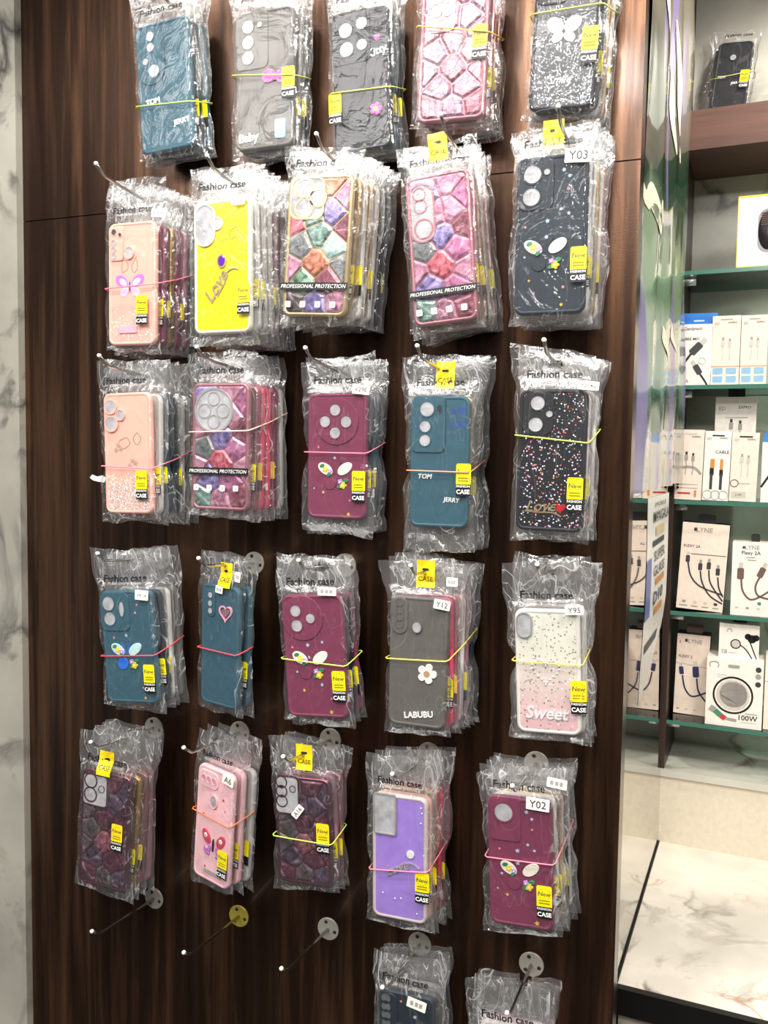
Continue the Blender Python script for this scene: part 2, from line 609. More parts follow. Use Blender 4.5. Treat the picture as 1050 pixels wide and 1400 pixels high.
def text_mesh(name, body, width, cx, cz, y, mat, bold=0.0, shear=0.0, rot=0.0, ysurf=None, hmax=None, raise_=0.0, squash=1.0):
    vs, fs, w, h = text_geo(body, bold, shear)
    s = width / w
    if hmax:
        s = min(s, hmax / h)
    pts = rotp([(x * s, z * s * squash) for x, z in vs], rot, cx, cz)
    yy = [(ysurf(x, z) if ysurf else y) for x, z in pts]
    v = [(x, q, z) for (x, z), q in zip(pts, yy)]
    f = list(fs)
    if raise_ > 0:  # raised lettering: lift the face and close the outline
        n = len(v)
        cnt = {}
        for p in fs:
            for i in range(len(p)):
                a, b2 = p[i], p[(i + 1) % len(p)]
                cnt[(a, b2)] = 1
        edges = [e for e in cnt if (e[1], e[0]) not in cnt]
        v = [(x, q - raise_, z) for x, q, z in v] + [(x, q, z) for x, q, z in v]
        f += [(b2, a, a + n, b2 + n) for a, b2 in edges]
    return mesh(name, v, f, [mat])


# ------------------------------------------------------------------ structure: panel, marble, room
XL, XR = -1.043, -0.1007          # left and right edge of the wooden panel
TOPZ = CEIL
seam_z = CAM.z + 0.3205 * 1.12
pan = bpy.data.objects.new('wall_front', None)
COL.objects.link(pan)
structure(pan, 'dark brown wood laminate wall')
ob('panel_sheet', box_mesh('panel_lower', (XL, 0, 0.02), (XR, 0.05, seam_z - 0.0008), [WOOD]), pan)
ob('panel_sheet', box_mesh('panel_upper', (XL, 0, seam_z + 0.0008), (XR, 0.05, TOPZ), [WOOD]), pan)
ob('seam_backing', box_mesh('seam_backing', (XL, 0.004, seam_z - 0.0008), (XR - 0.001, 0.05, seam_z + 0.0008), [BLACK]), pan)
wl = bpy.data.objects.new('wall_left', None)
COL.objects.link(wl)
structure(wl, 'grey veined marble cladding wall')
ob('marble_slab', box_mesh('slab', (-2.6, -0.014, 0.02), (XL, 0.05, TOPZ), [MARBLE_L]), wl)
structure(ob('floor', box_mesh('floor', (-2.6, -3.2, -0.05), (2.2, 1.2, 0.0), [plain('grey floor tile', (48, 45, 42), 0.4)])), 'grey tiled shop floor')
structure(ob('ceiling', box_mesh('ceiling', (-2.6, -3.2, CEIL), (2.2, 1.2, CEIL + 0.05), [plain('white ceiling paint', (226, 222, 214), 0.8)])), 'white shop ceiling')
structure(ob('wall_rear', box_mesh('rear', (-2.6, -3.25, 0), (2.2, -3.2, CEIL), [plain('taupe wall paint', (40, 37, 35), 0.6)])), 'taupe rear wall')

# ------------------------------------------------------------------ recess frame (counter, mirror, niche), turned 3 degrees
RA = math.radians(3.0)
RC = at_y(900, 1150, 0.70)
CZ = RC.z                                   # counter top height
EX = Vector((math.cos(RA), -math.sin(RA), 0))
EY = Vector((math.sin(RA), math.cos(RA), 0))
recess = Matrix(((EX.x, EY.x, 0, RC.x), (EX.y, EY.y, 0, RC.y), (0, 0, 1, 0), (0, 0, 0, 1)))
RROT = (0, 0, -RA)
RLOC = (RC.x, RC.y, 0)


def rloc(px, py, ly):
    """Recess-local (x, z) where the pixel's ray meets the local plane y = ly."""
    d = ray(px, py)
    p0 = RC + EY * ly
    t = (p0 - CAM).dot(EY) / d.dot(EY)
    p = CAM + d * t - RC
    return p.dot(EX), p.z + RC.z


def rside(px, py, lx):
    """Recess-local (y, z) where the ray meets the local plane x = lx."""
    d = ray(px, py)
    p0 = RC + EX * lx
    t = (p0 - CAM).dot(EX) / d.dot(EX)
    p = CAM + d * t - RC
    return p.dot(EY), p.z + RC.z


def rz(px, py, z):
    d = ray(px, py)
    p = CAM + d * ((z - CAM.z) / d.z) - RC
    return p.dot(EX), p.dot(EY)


def rob(name, me, parent=None):
    o = ob(name, me, parent)
    if parent is None:
        o.location, o.rotation_euler = RLOC, RROT
    return o


def rempty(name, loc=(0, 0, 0)):
    o = bpy.data.objects.new(name, None)
    COL.objects.link(o)
    w = recess @ Vector(loc)
    o.location, o.rotation_euler = w, RROT
    return o


cf = rz(835, 1342, CZ)[1]                   # front edge of the counter, local y
_, NB = rloc(960, 1060, 0.0)                # niche ledge height
NICHE = 0.20
RW = 0.95                                   # how far the recess runs to the right
# mirror side wall
MIRROR = plain('mirror sheet', (196, 194, 188), 0.03, 1.0, noise=0.01)
mw = structure(rob('wall_side', box_mesh('mirror', (-0.02, -0.66, 0.02), (0.0, 0.0, TOPZ), [MIRROR])), 'mirror clad side wall')
# back wall below the niche, niche back, ledge
structure(rob('wall_back', box_mesh('wb', (-0.03, 0.0, 0.02), (RW, 0.03, NB - 0.012), [CREAM])), 'cream back wall above counter')
structure(rob('trim_1', box_mesh('ledge', (0.0, -0.006, NB - 0.012), (RW, NICHE, NB + 0.002), [MARBLE_B])), 'stone ledge under the shelf niche')
structure(rob('wall_niche', box_mesh('nb', (-0.03, NICHE, NB), (RW, NICHE + 0.03, TOPZ), [MARBLE_B])), 'pale grey marble niche wall')
structure(rob('trim_2', box_mesh('post', (-0.03, 0.0, NB + 0.002), (0.006, NICHE, TOPZ), [plain('dark brown edge strip', (56, 40, 34), 0.4)])), 'dark brown niche edge strip')
# counter
cnt = rempty('counter', (0.4, cf / 2, 0))
tag(cnt, 'cream veined marble counter with a black front edge', 'counter')
icx, icy = 0.4, cf / 2
me = box_mesh('counter_slab', (0.002 - icx, cf - icy, CZ - 0.018), (RW - icx, 0.0 - icy, CZ), [MARBLE_C])
ob('marble_top', me, cnt)
ob('black_edge_band', box_mesh('edge', (0.002 - icx, cf - 0.012 - icy, CZ - 0.040), (RW - icx, cf - icy, CZ + 0.0), [plain('black counter edge', (14, 13, 13), 0.35)]), cnt)
ob('black_substrate', box_mesh('sub', (0.002 - icx, cf - icy, CZ - 0.040), (RW - icx, -icy, CZ - 0.0185), [BLACK]), cnt)
ob('cabinet_front', box_mesh('cabf', (0.002 - icx, cf + 0.02 - icy, 0.0), (RW - icx, -icy, CZ - 0.041), [plain('cream cabinet laminate', (214, 204, 186), 0.4)]), cnt)
tag(rob('joint_strip', box_mesh('joint', (0.0005, cf, CZ + 0.0002), (0.0028, 0, CZ + 0.0022), [BLACK])), 'black sealant strip where marble counter meets the mirror', 'strip')

# wooden beam shelf at the top of the niche
x0b, zb0 = rloc(1000, 199, 0.0)
_, zb1 = rloc(1000, 144, 0.0)
tag(rob('wooden_shelf', box_mesh('beam', (0.007, 0.0, zb0), (RW, NICHE - 0.001, zb1), [WOOD2])), 'brown wooden beam shelf above the glass shelves', 'shelf')

structure(rob('wall_upper', box_mesh('wu', (0.007, 0.085, zb1 + 0.0005), (RW, NICHE - 0.001, TOPZ - 0.001), [MARBLE_B])), 'pale marble wall above the wooden beam')
# glass shelves
GLASS = glass_mat('clear shelf glass')
GEDGE = plain('green glass edge', (70, 122, 106), 0.12, coat=0.5)
SH = {}
for key, (px, py), lab in (('a', (990, 370), 'highest glass shelf, under the yellow edged box'), ('b', (990, 528.5), 'second highest glass shelf, under the blue topped box'),
                           ('c', (990, 688.5), 'middle glass shelf, under the slim orange cable box'), ('d', (985, 843), 'second lowest glass shelf, under the black sided cable box'),
                           ('e', (985, 996), 'lowest glass shelf, under the ring cable box')):
    _, z = rloc(px, py, 0.0)
    SH[key] = z + 0.004
    me = box_mesh('glass', (0.007, 0.0, z - 0.004), (RW, NICHE - 0.001, z + 0.004), [GLASS, GEDGE], fm=[1, 1, 1, 1, 0, 0])
    tag(rob('glass_shelf', me), lab, 'shelf')
    s = tag(rob('shelf_bracket', tube('br', [(0.006, 0.035, z - 0.012), (0.03, 0.035, z - 0.012)], 0.007, SILVER, 10)), 'small steel bracket under the ' + lab.split(',')[0], 'bracket')


# ------------------------------------------------------------------ product boxes on the shelves
def prints(parent, w, h, items):
    """Flat print on the front (y = 0 plane, box spans x -w/2..w/2, z 0..h); coords are fractions, v from the top."""
    y = -0.0004
    for it in items:
        k = it[0]
        if k == 't':
            _, s, u, v, tw, m = it[:6]
            bold = it[6] if len(it) > 6 else 0.01
            ob('printed_text', text_mesh('ptext', s, tw * w, (u - 0.5) * w, (1 - v) * h, y, m, bold), parent)
        elif k == 'r':
            _, u0, v0, u1, v1, m = it
            ob('printed_patch', prism('ppatch', rrect((u1 - u0) * w, (v1 - v0) * h, 0.0016, 2, ((u0 + u1) / 2 - 0.5) * w, (1 - (v0 + v1) / 2) * h), 0, y, m), parent)
        elif k == 'l':
            _, pts, lw, m = it
            ob('printed_cable', ribbon_mesh('pcable', smooth_path([((u - 0.5) * w, (1 - v) * h) for u, v in pts]), lw, 0, y * 1.3, m), parent)
        elif k == 'd':
            _, u, v, r, m = it
            ob('printed_disc', prism('pdisc', circ(r, 22, (u - 0.5) * w, (1 - v) * h), 0, y * 1.2, m), parent)
        elif k == 'o':
            _, u, v, r, lw, m = it
            a = circ(r, 28, (u - 0.5) * w, (1 - v) * h)
            b = circ(r - lw, 28, (u - 0.5) * w, (1 - v) * h)
            ob('printed_ring', ring_mesh('pring', a, b, 0, y * 1.6, m), parent)
        elif k == 'p':   # plug: connector body + metal tip, direction angle
            _, u, v, s, ang, m, m2 = it
            cx, cz = (u - 0.5) * w, (1 - v) * h
            ob('printed_plug', prism('pplug', rotp(rrect(s * 0.55, s, s * 0.12, 2), ang, cx, cz), 0, y * 1.5, m), parent)
            tx, tz = rotp([(0, s * 0.75)], ang, cx, cz)[0]
            ob('printed_plug_tip', prism('pplugt', rotp(rrect(s * 0.36, s * 0.5, s * 0.05, 1), ang, tx, tz), 0, y * 1.5, m2), parent)


def smooth_path(p, n=6):
    if len(p) < 3:
        return p
    q = [p[0]] + list(p) + [p[-1]]
    out = []
    for i in range(1, len(q) - 2):
        for k in range(n):
            t = k / n
            c = [0.5 * (2 * q[i][j] + (q[i + 1][j] - q[i - 1][j]) * t + (2 * q[i - 1][j] - 5 * q[i][j] + 4 * q[i + 1][j] - q[i + 2][j]) * t * t
                        + (3 * q[i][j] - q[i - 1][j] - 3 * q[i + 1][j] + q[i + 2][j]) * t ** 3) for j in (0, 1)]
            out.append(tuple(c))
    out.append(p[-1])
    return out


CARD = {'white': plain('white carton', (244, 238, 228), 0.5), 'peach': plain('warm white carton', (244, 224, 208), 0.5),
        'black': plain('black carton', (34, 32, 34), 0.45), 'blue': plain('blue carton', (44, 130, 214), 0.45),
        'yellow': plain('yellow carton', (232, 206, 52), 0.5), 'grey': plain('grey white carton', (216, 212, 206), 0.5)}
PALEBLUE = plain('pale blue print', (142, 186, 216), 0.5)
ORANGE = plain('orange print', (214, 140, 56), 0.5)
NAVYP = plain('navy print', (48, 50, 92), 0.5)
BROWNP = plain('brown grey print', (112, 88, 80), 0.5)
LGREY = plain('pale grey print', (206, 198, 190), 0.5)
REDP = plain('red print', (196, 60, 66), 0.5)
GREENP = plain('green print', (70, 140, 100), 0.5)


def product_box(label, x0, x1, y0, y1, ly, z, depth, front, side, items, tilt=0.0, tab=None, tiltx=0.0, group='boxed accessories on the glass shelves'):
    """Front face given by pixel bounds on the local plane y = ly; bottom stands at height z."""
    a, _ = rloc(x0, (y0 + y1) / 2, ly)
    b, _ = rloc(x1, (y0 + y1) / 2, ly)
    _, zt = rloc((x0 + x1) / 2, y0, ly)
    w, h = b - a, max(0.03, zt - z)
    root = rempty('product_box', ((a + b) / 2, ly, z + 0.0004 + abs(math.sin(tilt)) * w / 2))
    root.rotation_euler = (tiltx, tilt, -RA)
    tag(root, label, 'box', group)
    m = box_mesh('carton', (-w / 2, 0.0, 0), (w / 2, depth, h), [front, side], fm=[1, 1, 0, 1, 1, 1])
    ob('carton', m, root)
    if tab:
        tw, th, tm = tab
        ob('hanging_tab', prism('tab', rrect(w * tw, th, 0.004, 3, 0, h + th / 2 - 0.001), depth * 0.55, depth * 0.45, tm), root)
    prints(root, w, h, items)
    return root


ed = [('t', 'ED', 0.17, 0.11, 0.16, GREYPRINT), ('t', 'EXPRO', 0.72, 0.10, 0.30, INK)]


def cable_pair(m, mm):
    return [('p', 0.40, 0.40, 0.012, 0.0, m, mm), ('p', 0.64, 0.41, 0.011, 0.0, m, mm),
            ('l', [(0.40, 0.45), (0.41, 0.55), (0.38, 0.64)], 0.0018, m), ('l', [(0.64, 0.45), (0.65, 0.55), (0.63, 0.64)], 0.0018, m)]


# shelf b: blue topped box and two slim white ones
bb = product_box('white cable box with a blue top on the second glass shelf', 927, 972, 444, 527, 0.02, SH['b'], 0.03, CARD['white'], CARD['blue'], [
    ('t', 'Candytech', 0.40, 0.08, 0.55, NAVYP), ('t', 'FIBRE M01', 0.34, 0.24, 0.52, NAVYP),
    ('l', [(0.0, 0.76), (0.25, 0.58), (0.42, 0.45)], 0.0042, BLACK), ('p', 0.52, 0.40, 0.026, -0.75, INK, LGREY),
    ('p', 0.60, 0.74, 0.020, 0.55, INK, LGREY), ('l', [(0.66, 0.80), (0.8, 0.9), (0.92, 1.0)], 0.0034, BLACK), ('t', '3.0A', 0.2, 0.93, 0.30, GREYPRINT),
    ('o', 0.72, 0.60, 0.007, 0.0012, LGREY)], tilt=0.02)
a_, _ = rloc(932, 480, 0.034)
hw = 0.036
hb = bb.children[0]
bbh = max(v.co.z for v in hb.data.vertices)
ob('blue_hanger', prism('bh', rrect(hw * 1.95, 0.026, 0.003, 3, 0.002, bbh + 0.012), 0.03, 0.026, CARD['blue']), bb)
ob('hanger_slot', prism('hs', rrect(0.02, 0.003, 0.0014, 3, 0.002, bbh + 0.010), 0.0261, 0.0256, WHITE), bb)
blu = [('r', 0.06, 0.75, 0.42, 0.84, PALEBLUE), ('r', 0.53, 0.75, 0.90, 0.84, PALEBLUE), ('r', 0.06, 0.87, 0.42, 0.96, PALEBLUE), ('r', 0.53, 0.87, 0.90, 0.96, PALEBLUE),
       ('l', [(0.0, 0.73), (1.0, 0.73)], 0.001, ORANGE), ('r', 0.28, 0.045, 0.72, 0.06, GREYPRINT)]
product_box('slim white cable box with four pale blue squares, beside the blue topped box', 973, 1011.5, 432, 528, 0.02, SH['b'], 0.03, CARD['peach'], CARD['white'], ed + cable_pair(LGREY, GREYPRINT) + blu)
product_box('slim white cable box with four pale blue squares, farther from the blue topped box', 1012.5, 1049, 431, 528, 0.02, SH['b'], 0.03, CARD['peach'], CARD['white'], ed + cable_pair(LGREY, GREYPRINT) + blu)
# shelf c: three slim boxes, one behind, one blue at the frame edge
product_box('slim peach cable box with a grey arch on the middle glass shelf', 921.5, 960, 588, 684, 0.012, SH['c'], 0.026, CARD['peach'], CARD['peach'],
            ed + cable_pair(GREYPRINT, INK) + [('l', [(0.05, 0.63), (0.25, 0.55), (0.5, 0.53), (0.75, 0.55), (0.95, 0.63)], 0.005, GREYPRINT), ('d', 0.15, 0.78, 0.0026, BLACK), ('d', 0.15, 0.83, 0.0026, BLACK),
                                               ('l', [(0.22, 0.78), (0.85, 0.78)], 0.001, GREYPRINT), ('l', [(0.22, 0.83), (0.85, 0.83)], 0.001, GREYPRINT), ('r', 0.14, 0.895, 0.62, 0.92, REDP), ('r', 0.74, 0.86, 0.82, 0.96, ORANGE),
                                               ('r', 0.3, 0.05, 0.75, 0.068, LGREY)], tilt=0.02)
product_box('slim white cable box with two orange plugs on the middle glass shelf', 961, 997, 590, 686, 0.012, SH['c'], 0.026, CARD['white'], CARD['peach'],
            ed + [('t', 'CABLE', 0.68, 0.30, 0.52, INK), ('l', [(0.31, 0.62), (0.31, 0.84)], 0.0052, INK), ('l', [(0.68, 0.62), (0.68, 0.84)], 0.0052, INK), ('r', 0.24, 0.53, 0.40, 0.64, BLACK), ('r', 0.61, 0.55, 0.75, 0.65, BLACK),
                  ('r', 0.25, 0.40, 0.42, 0.54, ORANGE), ('r', 0.62, 0.40, 0.74, 0.56, ORANGE), ('r', 0.26, 0.055, 0.74, 0.075, BLACK), ('o', 0.2, 0.92, 0.009, 0.001, GREYPRINT), ('o', 0.5, 0.92, 0.009, 0.001, GREYPRINT), ('o', 0.8, 0.92, 0.009, 0.001, GREYPRINT)], tilt=0.02)
product_box('slim peach cable box with a dark hanger slot, third on the middle glass shelf', 998, 1035, 592, 687, 0.012, SH['c'], 0.026, CARD['peach'], CARD['peach'],
            ed + cable_pair(LGREY, GREYPRINT) + [('r', 0.26, 0.05, 0.76, 0.072, BLACK), ('o', 0.17, 0.74, 0.0075, 0.0012, INK), ('l', [(0.3, 0.74), (0.75, 0.74)], 0.001, GREYPRINT), ('r', 0.08, 0.86, 0.62, 0.95, LGREY), ('t', '2.4A', 0.35, 0.905, 0.25, INK)], tilt=0.02)
product_box('white cable box standing behind the slim boxes on the middle glass shelf', 977, 1033, 543, 640, 0.075, SH['c'], 0.045, CARD['white'], CARD['peach'], ed + [
    ('l', [(0.25, 0.2), (0.8, 0.2)], 0.0015, GREYPRINT), ('p', 0.40, 0.28, 0.014, 0.0, GREYPRINT, INK), ('p', 0.62, 0.29, 0.013, 0.0, GREYPRINT, INK), ('l', [(0.40, 0.33), (0.37, 0.5), (0.36, 0.7)], 0.0025, GREYPRINT), ('l', [(0.62, 0.33), (0.6, 0.5), (0.57, 0.7)], 0.0025, GREYPRINT)], tab=(0.42, 0.016, CARD['black']))
product_box('blue sided cable box at the right end of the middle glass shelf', 1041, 1082, 605, 687, 0.012, SH['c'], 0.03, CARD['white'], CARD['blue'], [('l', [(0.0, 0.75), (0.2, 0.6), (0.4, 0.45)], 0.004, BLACK)], tab=(0.9, 0.02, CARD['blue']))
# shelf d: large cable boxes
product_box('cable box with black sides and four plugs on the second lowest glass shelf', 926, 990, 717, 836, 0.02, SH['d'], 0.045, CARD['peach'], CARD['black'], [
    ('t', 'LYNE', 0.48, 0.075, 0.34, GREYPRINT), ('r', 0.25, 0.055, 0.32, 0.095, INK), ('t', 'FLEXY 2A', 0.24, 0.27, 0.36, NAVYP), ('l', [(0.22, 0.36), (0.98, 0.355)], 0.0012, INK),
    ('p', 0.17, 0.42, 0.014, 0.0, INK, LGREY), ('p', 0.45, 0.50, 0.014, 0.0, INK, GREYPRINT), ('p', 0.63, 0.48, 0.014, 0.0, INK, GREYPRINT), ('p', 0.83, 0.54, 0.014, 0.0, INK, GREYPRINT),
    ('l', [(0.18, 0.46), (0.27, 0.62), (0.5, 0.73), (0.98, 0.80)], 0.003, INK), ('l', [(0.46, 0.55), (0.52, 0.68), (0.7, 0.82), (0.98, 0.90)], 0.003, INK), ('l', [(0.64, 0.53), (0.70, 0.68), (0.98, 0.87)], 0.003, INK), ('l', [(0.84, 0.6), (0.88, 0.72), (0.98, 0.82)], 0.003, INK),
    ('r', 0.12, 0.90, 0.20, 0.93, GREYPRINT), ('r', 0.36, 0.90, 0.44, 0.93, LGREY), ('r', 0.58, 0.90, 0.66, 0.93, LGREY), ('r', 0.80, 0.90, 0.88, 0.93, INK),
    ('r', 0.06, 0.955, 0.25, 0.968, GREYPRINT), ('r', 0.32, 0.955, 0.47, 0.968, GREYPRINT), ('r', 0.55, 0.955, 0.70, 0.968, GREYPRINT), ('r', 0.78, 0.955, 0.92, 0.968, GREYPRINT)], tilt=0.045, tab=(0.38, 0.018, CARD['black']))
product_box('white cable box with a curled brown cable on the second lowest glass shelf', 1000, 1062, 742, 842, 0.008, SH['d'], 0.045, CARD['white'], CARD['peach'], [
    ('t', 'LYNE', 0.44, 0.07, 0.32, GREYPRINT), ('r', 0.22, 0.055, 0.28, 0.09, INK), ('t', 'Flexy 2A', 0.42, 0.15, 0.42, INK), ('r', 0.32, 0.20, 0.52, 0.212, GREYPRINT), ('r', 0.34, 0.235, 0.54, 0.247, GREYPRINT),
    ('p', 0.20, 0.43, 0.022, 0.0, BROWNP, LGREY), ('p', 0.66, 0.40, 0.020, -0.4, BROWNP, LGREY),
    ('l', [(0.22, 0.50), (0.26, 0.66), (0.42, 0.77), (0.62, 0.74), (0.95, 0.60)], 0.0034, BROWNP), ('l', [(0.63, 0.46), (0.54, 0.60), (0.62, 0.72), (0.95, 0.76)], 0.0034, BROWNP),
    ('r', 0.60, 0.80, 0.68, 0.845, GREENP), ('r', 0.10, 0.88, 0.18, 0.91, LGREY), ('r', 0.34, 0.88, 0.42, 0.91, GREYPRINT), ('r', 0.58, 0.88, 0.66, 0.91, LGREY)], tab=(0.2, 0.016, CARD['black']))
# shelf e
product_box('peach cable box with two dark blue plugs on the lowest glass shelf', 922, 967, 868, 983, 0.055, SH['e'], 0.045, CARD['peach'], CARD['black'], [
    ('t', 'LYNE', 0.55, 0.085, 0.42, GREYPRINT), ('r', 0.24, 0.06, 0.32, 0.1, INK), ('r', 0.08, 0.085, 0.11, 0.12, REDP), ('t', 'FLEXY 2', 0.28, 0.28, 0.42, INK),
    ('p', 0.18, 0.46, 0.016, 0.15, NAVYP, LGREY), ('p', 0.62, 0.46, 0.022, 0.1, NAVYP, LGREY), ('l', [(0.22, 0.52), (0.32, 0.68), (0.56, 0.77), (0.98, 0.70)], 0.0032, NAVYP), ('l', [(0.66, 0.54), (0.74, 0.70), (0.98, 0.82)], 0.0032, NAVYP),
    ('l', [(0.0, 0.365), (1.0, 0.40)], 0.0009, GREYPRINT), ('r', 0.08, 0.93, 0.18, 0.95, GREYPRINT), ('r', 0.34, 0.93, 0.44, 0.95, LGREY), ('r', 0.6, 0.93, 0.7, 0.95, LGREY)], tilt=0.02, tab=(0.5, 0.018, BROWNP))
big = product_box('white cable box with a large black ring and bold wattage print', 965, 1043, 902, 997, 0.006, SH['e'], 0.07, CARD['white'], CARD['white'], [
    ('o', 0.48, 0.53, 0.037, 0.0035, BLACK), ('d', 0.48, 0.53, 0.0305, LGREY), ('d', 0.49, 0.52, 0.0255, plain('grey window', (184, 178, 172), 0.3)),
    ('t', '100W', 0.76, 0.845, 0.33, INK, 0.02), ('r', 0.70, 0.775, 0.92, 0.79, GREYPRINT), ('r', 0.64, 0.905, 0.92, 0.918, LGREY),
    ('l', [(0.08, 0.74), (0.17, 0.78)], 0.012, GREYPRINT), ('l', [(0.17, 0.78), (0.28, 0.85)], 0.0105, GREENP), ('l', [(0.28, 0.85), (0.36, 0.89)], 0.010, REDP), ('l', [(0.36, 0.885), (0.56, 0.90)], 0.006, GREYPRINT),
    ('r', 0.38, 0.08, 0.58, 0.13, GREYPRINT), ('d', 0.91, 0.12, 0.0052, INK), ('d', 0.91, 0.22, 0.0052, GREYPRINT), ('d', 0.91, 0.335, 0.0052, INK),
    ('l', [(0.06, 0.14), (0.05, 0.09), (0.09, 0.06), (0.18, 0.06), (0.21, 0.10), (0.20, 0.14)], 0.002, GREYPRINT), ('r', 0.19, 0.235, 0.36, 0.25, LGREY), ('r', 0.19, 0.27, 0.29, 0.28, LGREY)])
bh = max(v.co.z for v in big.children[0].data.vertices)
product_box('small white earphone box standing on the ring cable box', 983, 1038, 854, 903, 0.02, SH['e'] + bh, 0.05, CARD['white'], CARD['grey'], [
    ('o', 0.42, 0.58, 0.0095, 0.002, BLACK), ('d', 0.42, 0.58, 0.0065, LGREY), ('l', [(0.53, 0.6), (0.68, 0.72), (0.84, 0.98)], 0.002, BLACK), ('d', 0.72, 0.34, 0.006, BLACK), ('d', 0.82, 0.40, 0.008, BLACK), ('d', 0.92, 0.36, 0.006, BLACK),
    ('l', [(0.76, 0.45), (0.85, 0.7), (0.95, 0.98)], 0.002, BLACK), ('t', 'S8', 0.14, 0.83, 0.15, GREYPRINT), ('r', 0.24, 0.83, 0.44, 0.86, LGREY), ('l', [(0.20, 0.24), (0.22, 0.16), (0.30, 0.16), (0.32, 0.24)], 0.0016, GREYPRINT)], tab=(0.36, 0.014, CARD['black']))
product_box('peach box beside the ring cable box at the right end of the lowest glass shelf', 1045, 1090, 898, 998, 0.02, SH['e'], 0.05, CARD['peach'], CARD['peach'], [('l', [(0.0, 0.35), (1.0, 0.33)], 0.001, GREYPRINT)])
# shelf a: yellow edged box with a window
yb = product_box('white box with yellow sides and a rounded window showing a dark mouse', 1008, 1075, 266, 362, 0.01, SH['a'], 0.05, CARD['white'], CARD['yellow'], [])
yw = max(v.co.x for v in yb.children[0].data.vertices) * 2
yh = max(v.co.z for v in yb.children[0].data.vertices)
wn = rrect(yw * 0.62, yh * 0.60, 0.018, 6, 0.02, yh * 0.50)
ob('window_panel', prism('winp', wn, 0, -0.0005, plain('dark mauve window', (92, 76, 90), 0.2)), yb)
sil = circ(1, 24, 0.012, yh * 0.50, 0.018, 0.036)
ob('mouse_silhouette', prism('sil', sil, 0, -0.003, plain('dark mouse shell', (40, 34, 42), 0.3), 0.002, True), yb)
for i in range(7):
    ob('mouse_rib', prism('rib', rrect(0.026, 0.0012, 0.0005, 1, 0.012, yh * (0.58 + i * 0.027)), -0.003, -0.0036, BROWNP), yb)
ob('yellow_border', ring_mesh('yb', rrect(yw, yh, 0.001, 2, 0, yh / 2), rrect(yw * 0.965, yh * 0.955, 0.001, 2, 0, yh / 2), 0, -0.0006, CARD['yellow']), yb)

# ------------------------------------------------------------------ wavy sheet with painted sign reflections, and card by the mirror
bt, bz1 = rside(925, 40, 0.014)
b0, bz0 = rside(880, 672, 0.014)


def reflection_material():  # green and lilac of the mirrored signage, painted into the colour
    m, nt, b = new_mat('painted mirror image')
    tc = N(nt, 'ShaderNodeTexCoord')
    mp = N(nt, 'ShaderNodeMapping')
    mp.inputs['Scale'].default_value = (1, 7.0, 4.0)
    nt.links.new(tc.outputs['Object'], mp.inputs['Vector'])
    nz = N(nt, 'ShaderNodeTexNoise', i_Scale=1.7, i_Detail=3.0, i_Distortion=1.2)
    nt.links.new(mp.outputs['Vector'], nz.inputs['Vector'])
    sx = N(nt, 'ShaderNodeSeparateXYZ')
    nt.links.new(tc.outputs['Object'], sx.inputs['Vector'])
    mr = N(nt, 'ShaderNodeMapRange')
    mr.inputs['From Min'].default_value, mr.inputs['From Max'].default_value = bz0, bz1
    nt.links.new(sx.outputs['Z'], mr.inputs['Value'])
    wob = N(nt, 'ShaderNodeMath', operation='MULTIPLY_ADD')
    nt.links.new(nz.outputs['Fac'], wob.inputs[0])
    wob.inputs[1].default_value = 0.16
    nt.links.new(mr.outputs['Result'], wob.inputs[2])
    r = ramp(nt, [(0.06, lin((176, 172, 158))), (0.22, lin((168, 172, 158))), (0.25, lin((40, 66, 56))), (0.30, lin((124, 148, 136))), (0.42, lin((168, 182, 160))),
                  (0.47, lin((112, 140, 108))), (0.62, lin((140, 156, 130))), (0.68, lin((44, 72, 58))), (0.84, lin((34, 66, 48))), (0.93, lin((100, 96, 82))), (1.0, lin((122, 116, 100)))], wob.outputs[0])
    mp3 = N(nt, 'ShaderNodeMapping')
    mp3.inputs['Scale'].default_value = (1, 16.0, 1.3)
    nt.links.new(tc.outputs['Object'], mp3.inputs['Vector'])
    nz3 = N(nt, 'ShaderNodeTexNoise', i_Scale=1.0, i_Detail=2.0)
    nt.links.new(mp3.outputs['Vector'], nz3.inputs['Vector'])
    pm = ramp(nt, [(0.54, (0, 0, 0)), (0.60, (1, 1, 1))], nz3.outputs['Fac'])
    mx = N(nt, 'ShaderNodeMix', data_type='RGBA')
    nt.links.new(pm.outputs['Color'], mx.inputs['Factor'])
    nt.links.new(r.outputs['Color'], mx.inputs['A'])
    mx.inputs['B'].default_value = lin((136, 122, 166))
    nt.links.new(mx.outputs['Result'], b.inputs['Base Color'])
    b.inputs['Roughness'].default_value = 0.12
    b.inputs['Coat Weight'].default_value = 0.6
    return m


by0, by1 = -0.645, -0.006
ny, nz_ = 26, 60
ZT = TOPZ - 0.002


def bwave(y, z):
    return 0.016 + 0.006 * math.sin(y * 34 + math.sin(z * 5) * 1.4) + 0.005 * mnoise.noise(Vector((y * 9, z * 5, 3.1)))


